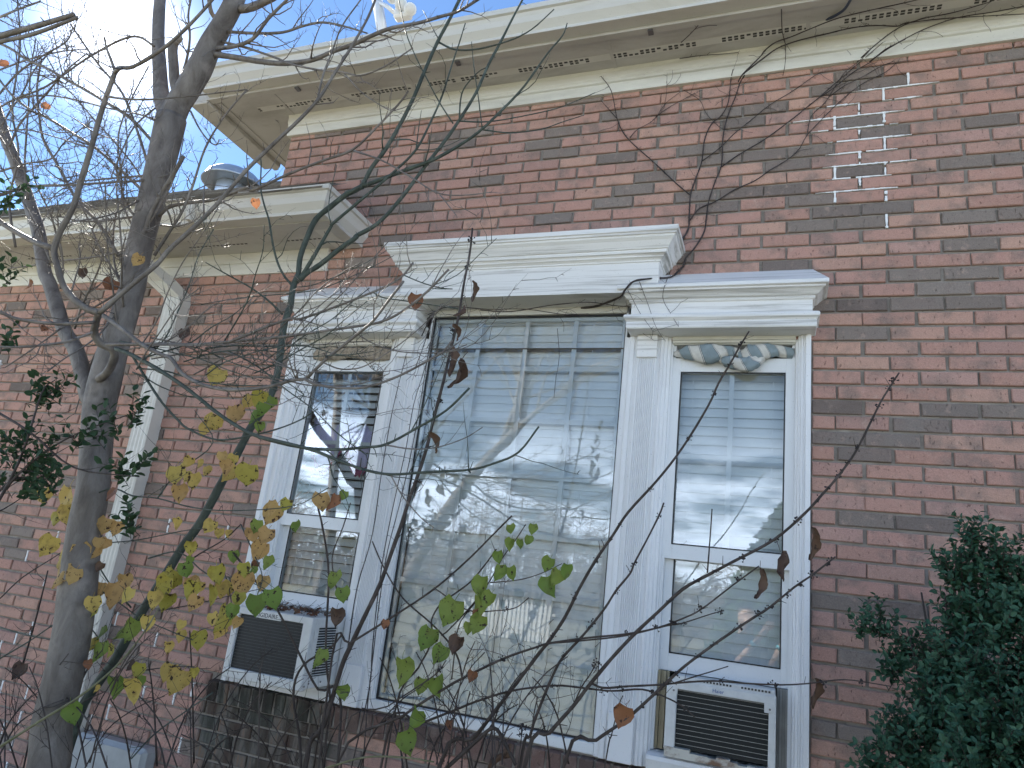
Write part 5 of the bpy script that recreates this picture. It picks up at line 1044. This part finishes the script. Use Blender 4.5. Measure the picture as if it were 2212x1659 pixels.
# creeper stems up the left pilaster and tangled under the middle window head
v2 = tag(empty('creeper_vine', (-1.98, -.06, 0)), 'thin dark vine stems hugging the fluted left pilaster beside the middle window', 'vine')
vin_keep = vin; vin = v2
for i, pts in enumerate(([(60, 1680), (180, 1150), (200, 900), (230, 600), (270, 300), (330, -10), (420, -420), (470, -700), (560, -1000), (600, -1240)], [(140, 1660), (170, 1250), (215, 850), (250, 560), (300, 250), (380, -60), (460, -420), (520, -760), (570, -1080)], [(40, 900), (100, 500), (200, 150), (260, -250), (330, -650), (420, -1020)])):
    VN(BM, pts, 11, 6, offs=[.075]*len(pts), seed=60+i, tw=6)
for i, pts in enumerate(([(560, 380), (700, 330), (950, 345), (1200, 345), (1450, 380), (1600, 375)], [(520, 520), (570, 420), (640, 350)], [(900, 350), (1100, 360), (1350, 320), (1600, 300), (1760, 320), (1880, 330)], [(600, 380), (560, 500), (520, 620), (480, 720)])):
    VN(F5, pts, 10, 6, offs=[.10]*len(pts), seed=70+i, tw=8)
VN(F5, [(1400, 470), (1412, 650), (1390, 800), (1378, 915)], 6, 4, offs=[.05]*4, seed=75, tw=0)
vin = vin_keep
# ---- evergreen bush, lower right, and privet spray, left ---------------------------
def leaf_cloud(name, root, m_, blobs, Ls, per, seed, stem_m, stem_len=.11, nl=13):
    rg = random.Random(seed); lf = MB(); st = MB()
    for (u, v, Y, ru, cnt) in blobs:
        c = P(u, v, Y); k = px(c)*ru
        for _ in range(cnt):
            while True:
                d = Vector((rg.uniform(-1, 1), rg.uniform(-1, 1), rg.uniform(-1, 1)))
                if d.length < 1: break
            d = d*(d.length**-.35 if d.length > .05 else 1)
            p = c+Vector((d.x, d.y*.8, d.z))*k
            ax = (Vector((d.x*.8, d.y*.6-.25, d.z*.6+.75))+Vector((rg.gauss(0, .35), rg.gauss(0, .35), rg.gauss(0, .3)))).normalized()
            st.tube([p-ax*stem_len*.5, p, p+ax*stem_len*.5], [.0014, .0011, .0007], 3)
            s1 = ax.orthogonal().normalized(); s2 = ax.cross(s1); a0 = rg.random()*6
            for i in range(nl):
                q0 = p+ax*stem_len*(-.45+.95*i/(nl-1)); a = a0+i*2.4; dr = (s1*math.cos(a)+s2*math.sin(a))*.85+ax*.55; dr.normalize()
                sd = dr.cross(ax).normalized(); nrm = sd.cross(dr); L = Ls*rg.uniform(.7, 1.2); wv = L*.27
                pts = [q0, q0+dr*L*.35+sd*wv+nrm*L*.05, q0+dr*L*.75+sd*wv*.8+nrm*L*.03, q0+dr*L-nrm*L*.06, q0+dr*L*.75-sd*wv*.8+nrm*L*.03, q0+dr*L*.35-sd*wv+nrm*L*.05]
                lf.add(pts, [(0, 1, 2, 3), (0, 3, 4, 5)])
    tag(lf.build('foliage', m_, root, recalc=False), kind='stuff'); tag(st.build('twigs', stem_m, root, recalc=False), kind='stuff')
bp_ = P(2120, 1560, -.55)
bush = tag(empty('evergreen_bush', (bp_.x, -.55, 0)), 'dark glossy small leaved evergreen bush in the lower right corner', 'bush')
leaf_cloud('foliage', bush, M['evergreen'], [(2130, 1205, -.55, 52, 37), (2108, 1152, -.55, 20, 9), (2066, 1238, -.55, 30, 19), (2130, 1290, -.5, 80, 80), (2200, 1250, -.5, 60, 37), (2120, 1345, -.55, 70, 55), (2180, 1400, -.5, 110, 136), (2060, 1440, -.6, 80, 62), (2030, 1460, -.6, 40, 23), (2130, 1540, -.6, 130, 186), (2230, 1560, -.55, 130, 136), (2050, 1560, -.65, 80, 55), (1975, 1600, -.65, 50, 27), (2080, 1650, -.65, 140, 161), (1895, 1640, -.65, 40, 16),
  (1900, 1345, -.45, 28, 12), (1955, 1395, -.5, 34, 14), (1860, 1350, -.45, 14, 4), (1930, 1430, -.5, 30, 12), (2330, 1330, -.5, 100, 60), (2340, 1480, -.5, 140, 100), (2350, 1650, -.5, 150, 100), (2250, 1700, -.55, 150, 99)], 0.023, 1, 5, M['stalk'])
q = MB()
for i in range(7):
    e = P(random.uniform(1950, 2230), random.uniform(1250, 1500), -.55); c = catmull([(bp_.x+random.uniform(-.06, .06), -.5, -.02), (bp_.x+random.uniform(-.12, .12), -.52, .5), ((bp_.x+e.x)/2, -.55, (e.z+.6)/2), e], 4); grow(q, c, [.013*(1-.8*k/(len(c)-1)) for k in range(len(c))], random.Random(i), 2, 3, sides=6)
q.build('stems', M['stalk'], bush, recalc=False)
pp = P(60, 1000, -1.35)
priv = tag(empty('privet_spray', (pp.x, -1.35, 0)), 'dark green small leaved privet sprays in front of the trunk, left edge', 'shrub')
leaf_cloud('foliage', priv, M['privet'], [(40, 930, -1.35, 30, 5), (80, 990, -1.35, 42, 9), (40, 1030, -1.35, 46, 10), (110, 1040, -1.35, 40, 7), (20, 975, -1.35, 36, 6), (170, 935, -1.35, 26, 3), (215, 925, -1.33, 22, 3), (250, 910, -1.33, 16, 2), (290, 890, -1.33, 14, 4), (90, 850, -1.33, 20, 7), (115, 835, -1.33, 14, 4), (265, 1010, -1.32, 16, 4), (285, 1130, -1.32, 16, 5), (15, 590, -1.4, 16, 3), (20, 735, -1.4, 14, 3), (10, 430, -1.4, 16, 4), (45, 405, -1.4, 10, 2), (300, 1000, -1.32, 10, 2)], .034, 1, 9, M['stalk'], .12, 9)
q = MB()
for i, pts in enumerate(([(-60, 1200), (10, 1060), (80, 990), (170, 935), (310, 885)], [(-60, 1180), (40, 1000), (90, 850), (120, 820)], [(-60, 1150), (20, 1040), (120, 1035)], [(-60, 860), (60, 930), (160, 1010), (300, 1030)])):
    c = catmull(world(pts, -1.4, -1.33), 4); c = ([Vector((c[0].x, -1.4, -.02))]+c) if i == 0 else c; grow(q, c, [.006*(1-.75*k/(len(c)-1)) for k in range(len(c))], random.Random(i), 3, 2, sides=6)
q.build('stems', M['stalk'], priv, recalc=False)
# ================================================================== across the yard, seen only as reflections in the panes
def bare_tree(base, pts, r0, seed, label, levels=4):
    root = tag(empty('bare_tree', base), label, 'tree', 'bare trees across the yard'); rg = random.Random(seed); q = MB()
    c = catmull(pts, 5); n = len(c); q.tube(c, [r0*(1-.55*i/(n-1)) for i in range(n)], 9); q.build('trunk', M['bark'], root, recalc=False)
    q = MB()
    def rec(p, d, L, r, lev):
        cc = [p]
        for k in range(5): d = (d+Vector((rg.gauss(0, .13), rg.gauss(0, .13), rg.gauss(.05, .10)))).normalized(); cc.append(cc[-1]+d*L/5)
        q.tube(cc, [r*(1-.1*k) for k in range(6)], 5 if lev > 1 else 3)
        if lev == 0: return
        for _ in range(rg.choice((3, 4, 4))):
            a = rg.randrange(2, 6); dd = (d+Vector((rg.gauss(0, .6), rg.gauss(0, .5), rg.gauss(.1, .45)))).normalized(); rec(cc[a], dd, L*rg.uniform(.55, .8), r*.5, lev-1)
    for _ in range(6):
        rec(c[-1-rg.randrange(0, 5)], (c[-1]-c[-3]).normalized()*.6+Vector((rg.gauss(0, .6), rg.gauss(0, .4), rg.uniform(.1, .9))), rg.uniform(1.0, 1.6), r0*.4, levels)
    q.build('crown', M['bark'], root, recalc=False); return root
def mir(u, v, Y): p = P(u, v, Y); return Vector((p.x, -p.y, p.z))
t1 = [mir(800, 1420, 5.5), mir(900, 1210, 5.5), mir(1010, 1040, 5.5), mir(1130, 910, 5.5)]; b1 = t1[0]; t1 = [Vector((b1.x-.5, -5.5, -.05))]+t1
bare_tree((b1.x-.5, -5.5, 0), t1, .12, 3, 'leaning bare tree mirrored in the middle window')
t2 = [mir(705, 1150, 8.5), mir(722, 900, 8.5), mir(735, 760, 8.5)]; b2 = t2[0]; t2 = [Vector((b2.x-.1, -8.5, -.05))]+t2
bare_tree((b2.x-.1, -8.5, 0), t2, .13, 5, 'upright bare tree mirrored in the left window', 4)
ev = mir(1740, 1230, 10.0)
evt = tag(empty('evergreen_tree', (ev.x, ev.y, 0)), 'broad dark green evergreen tree mirrored in the right window lower pane', 'tree')
q = MB(); q.tube([(ev.x, ev.y, -.05), (ev.x, ev.y, 1.5), (ev.x, ev.y, ev.z+1)], [.2, .16, .05], 9); q.build('trunk', M['bark'], evt, recalc=False)
lf = MB(); rg = random.Random(12); top = ev.z+1.3
for _ in range(9000):
    z = rg.uniform(.4, top); R_ = 1.9*((top-z)/top)**.6*(.55+.45*rg.random()); a = rg.random()*6.283; p = Vector((ev.x+R_*math.cos(a), ev.y+R_*math.sin(a), z)); d = Vector((rg.gauss(0, 1), rg.gauss(0, 1), rg.gauss(0, 1))).normalized(); e_ = d.orthogonal().normalized()
    lf.add([p-d*.09, p+e_*.05, p+d*.09, p-e_*.05], [(0, 1, 2, 3)])
tag(lf.build('crown', M['privet'], evt, recalc=False), kind='stuff')
fx = mir(1290, 1420, 17.0); fe = tag(empty('picket_fence', (fx.x, -17.0, 0)), 'white picket fence across the yard mirrored low in the middle window', 'fence')
q = MB(); q.add([(-.04, -.01, 0), (.04, -.01, 0), (.04, -.01, .95), (0, -.01, 1.05), (-.04, -.01, .95), (-.04, .01, 0), (.04, .01, 0), (.04, .01, .95), (0, .01, 1.05), (-.04, .01, .95)], [(0, 1, 2, 3, 4), (9, 8, 7, 6, 5), (0, 5, 6, 1), (1, 6, 7, 2), (2, 7, 8, 3), (3, 8, 9, 4), (4, 9, 5, 0)]); me = bpy.data.meshes.new('picket'); me.from_pydata(q.v, [], q.f); me.materials.append(M['picket'])
for i in range(22): link('picket', me, fe, (fx.x-4.2+i*.13, -17.0, .02))
for zz_ in (.3, .75):
    q = MB(); q.box(fx.x-4.3, fx.x-1.3, -17.06, -17.015, zz_, zz_+.08); q.build('rail', M['picket'], fe)

# far wood at the end of the yard, one mass in the reflections
q = MB(); rg = random.Random(55)
for i in range(1500):
    x = rg.uniform(-30, 26); y = -30-rg.uniform(0, 7); h = rg.uniform(2.5, 7.0)*(.75+.35*math.sin(x*.35)); r_ = rg.uniform(.02, .07)
    q.add([(x-r_, y, -.05), (x+r_, y, -.05), (x+rg.uniform(-.3, .3), y, h), (x, y-r_, -.05)], [(0, 1, 2), (1, 3, 2), (3, 0, 2)])
    for _ in range(9):
        z = h*rg.uniform(.25, .95); d = Vector((rg.gauss(0, 1), rg.gauss(0, .5), rg.uniform(.3, 1.4))).normalized()*rg.uniform(.5, 1.5); p = Vector((x, y, z)); q.add([p, p+Vector((0, 0, .06)), p+d, p+Vector((.03, 0, 0))], [(0, 1, 2), (0, 3, 2)])
tag(q.build('far_wood', M['bark'], recalc=False), 'leafless grey wood across the yard mirrored in the window panes', 'wood', kind='stuff')
# ================================================================== the person taking the picture, seen only mirrored in the right window
def skin_body():
    V, E, R_ = [], [], []
    def v(p, r): V.append(Vector(p)); R_.append(r if isinstance(r, tuple) else (r, r)); return len(V)-1
    def chain(start, pts):
        k = start
        for p, r in pts:
            n_ = v(p, r); E.append((k, n_)); k = n_
        return k
    ox, oy = -.47, -3.50
    pel = v((ox, oy, .86), (.15, .11))
    chest = chain(pel, [((ox, oy+.005, 1.0), (.135, .10)), ((ox, oy, 1.16), (.155, .105)), ((ox, oy, 1.27), (.14, .10))])
    neck = chain(chest, [((ox, oy, 1.36), (.06, .06)), ((ox, oy+.02, 1.43), (.052, .055)), ((ox+.005, oy+.035, 1.50), (.072, .085)), ((ox+.01, oy+.035, 1.58), (.076, .092)), ((ox+.01, oy+.025, 1.635), (.05, .062))])
    chain(neck-2, [((ox+.02, oy+.135, 1.505), (.012, .012))])           # nose
    for s in (-1, 1):
        hip = chain(pel, [((ox+s*.09, oy, .80), (.088, .09)), ((ox+s*.10, oy+.01, .46), (.058, .06)), ((ox+s*.105, oy-.01, .25), (.05, .052)), ((ox+s*.105, oy-.02, .07), (.036, .04))])
        chain(hip, [((ox+s*.11, oy+.06, .04), (.04, .032)), ((ox+s*.115, oy+.16, .032), (.036, .024))])
    for s, el, wr, hd in ((-1, (-.56, -3.34, 1.10), (-.345, -3.20, 1.40), (-.292, -3.165, 1.475)), (1, (-.29, -3.36, 1.08), (-.165, -3.205, 1.40), (-.128, -3.168, 1.478))):
        sh = chain(chest, [((ox+s*.10, oy, 1.285), (.07, .065)), ((ox+s*.165, oy+.005, 1.27), (.056, .056))])
        a = Vector((ox+s*.165, oy+.005, 1.27)); e = Vector(el); w_ = Vector(wr); h = Vector(hd)
        elb = chain(sh, [(a.lerp(e, .5), (.047, .047)), (e, (.038, .038)), (e.lerp(w_, .3), (.038, .036)), (e.lerp(w_, .7), (.029, .028)), (w_, (.022, .026)), (w_.lerp(h, .6), (.020, .034)), (h, (.016, .036))])
        gx = h.x; inw = 1 if s < 0 else -1
        for i, L in enumerate((.062, .072, .068, .052)):               # four fingers round the back of the phone
            b0 = h+Vector((inw*.006, .0, -.012+.0)) + Vector((-inw*.012, .004, .0))+Vector((0, 0, .018*i-.012))
            chain(elb, [(b0+Vector((0, .012, .012)), (.0095, .0095)), (b0+Vector((inw*L*.5, .016, .020)), (.0085, .0085)), (b0+Vector((inw*L*.9, .008, .022)), (.0075, .0075))])
        chain(elb, [(h+Vector((inw*.012, -.020, .010)), (.011, .011)), (h+Vector((inw*.034, -.024, .034)), (.0095, .0095)), (h+Vector((inw*.046, -.018, .050)), (.008, .008))])
    me = bpy.data.meshes.new('person_cage'); me.from_pydata([tuple(p) for p in V], E, [])
    o = bpy.data.objects.new('person_cage', me); COL.objects.link(o)
    sk = o.modifiers.new('skin', 'SKIN'); sk.use_smooth_shade = True
    for i, d in enumerate(me.skin_vertices[0].data): d.radius = R_[i]; d.use_root = (i == 0)
    su = o.modifiers.new('sub', 'SUBSURF'); su.levels = 2; su.render_levels = 2
    dg = bpy.context.evaluated_depsgraph_get(); out = bpy.data.meshes.new_from_object(o.evaluated_get(dg)); bpy.data.objects.remove(o)
    return out, ox, oy
M['skin'] = plain('skin', (.52, .33, .24), .5, 0, .08, 20); M['coat'] = plain('dark_jersey', (.03, .032, .04), .9, 0, .2, 30); M['jeans'] = plain('dark_jeans', (.03, .04, .07), .9, 0, .2, 40); M['hair'] = plain('brown_hair', (.05, .032, .02), .6, 0, .3, 60); M['band'] = plain('cyan_wristband', (.10, .55, .72), .5); M['phone'] = plain('phone_black', (.02, .02, .022), .25)
pme, ox, oy = skin_body()
pme.materials.clear()
for k in ('skin', 'coat', 'jeans', 'hair'): pme.materials.append(M[k])
for p in pme.polygons:
    c = p.center; p.use_smooth = True
    if c.z < .90: p.material_index = 2
    elif c.z > 1.41 and abs(c.x-ox) < .14 and c.y < -3.3: p.material_index = 3 if (c.z > 1.60 or c.y < oy+.01) else 0
    elif c.z <= 1.40 and (c.y < -3.34 or (abs(c.x-ox) < .15 and c.y < -3.36)): p.material_index = 1
    else: p.material_index = 0
pm = link('person', pme); tag(pm, 'person in dark clothes with raised bare forearms mirrored in the right window lower pane', 'person')
for s, a, b in ((0, (-.40, -3.235, 1.325), (-.385, -3.225, 1.347)), (1, (-.197, -3.244, 1.325), (-.188, -3.233, 1.347))):
    q = MB(); q.tube([a, b], [.034, .033], 14); q.build('wristband', M['band'], pm, recalc=False)
q = MB(); q.box(-.283, -.135, -3.132, -3.123, 1.528, 1.606, 0, .003); ph = q.build('phone', M['phone']); tag(ph, 'black phone held up in both hands of the person across from the right window', 'phone')
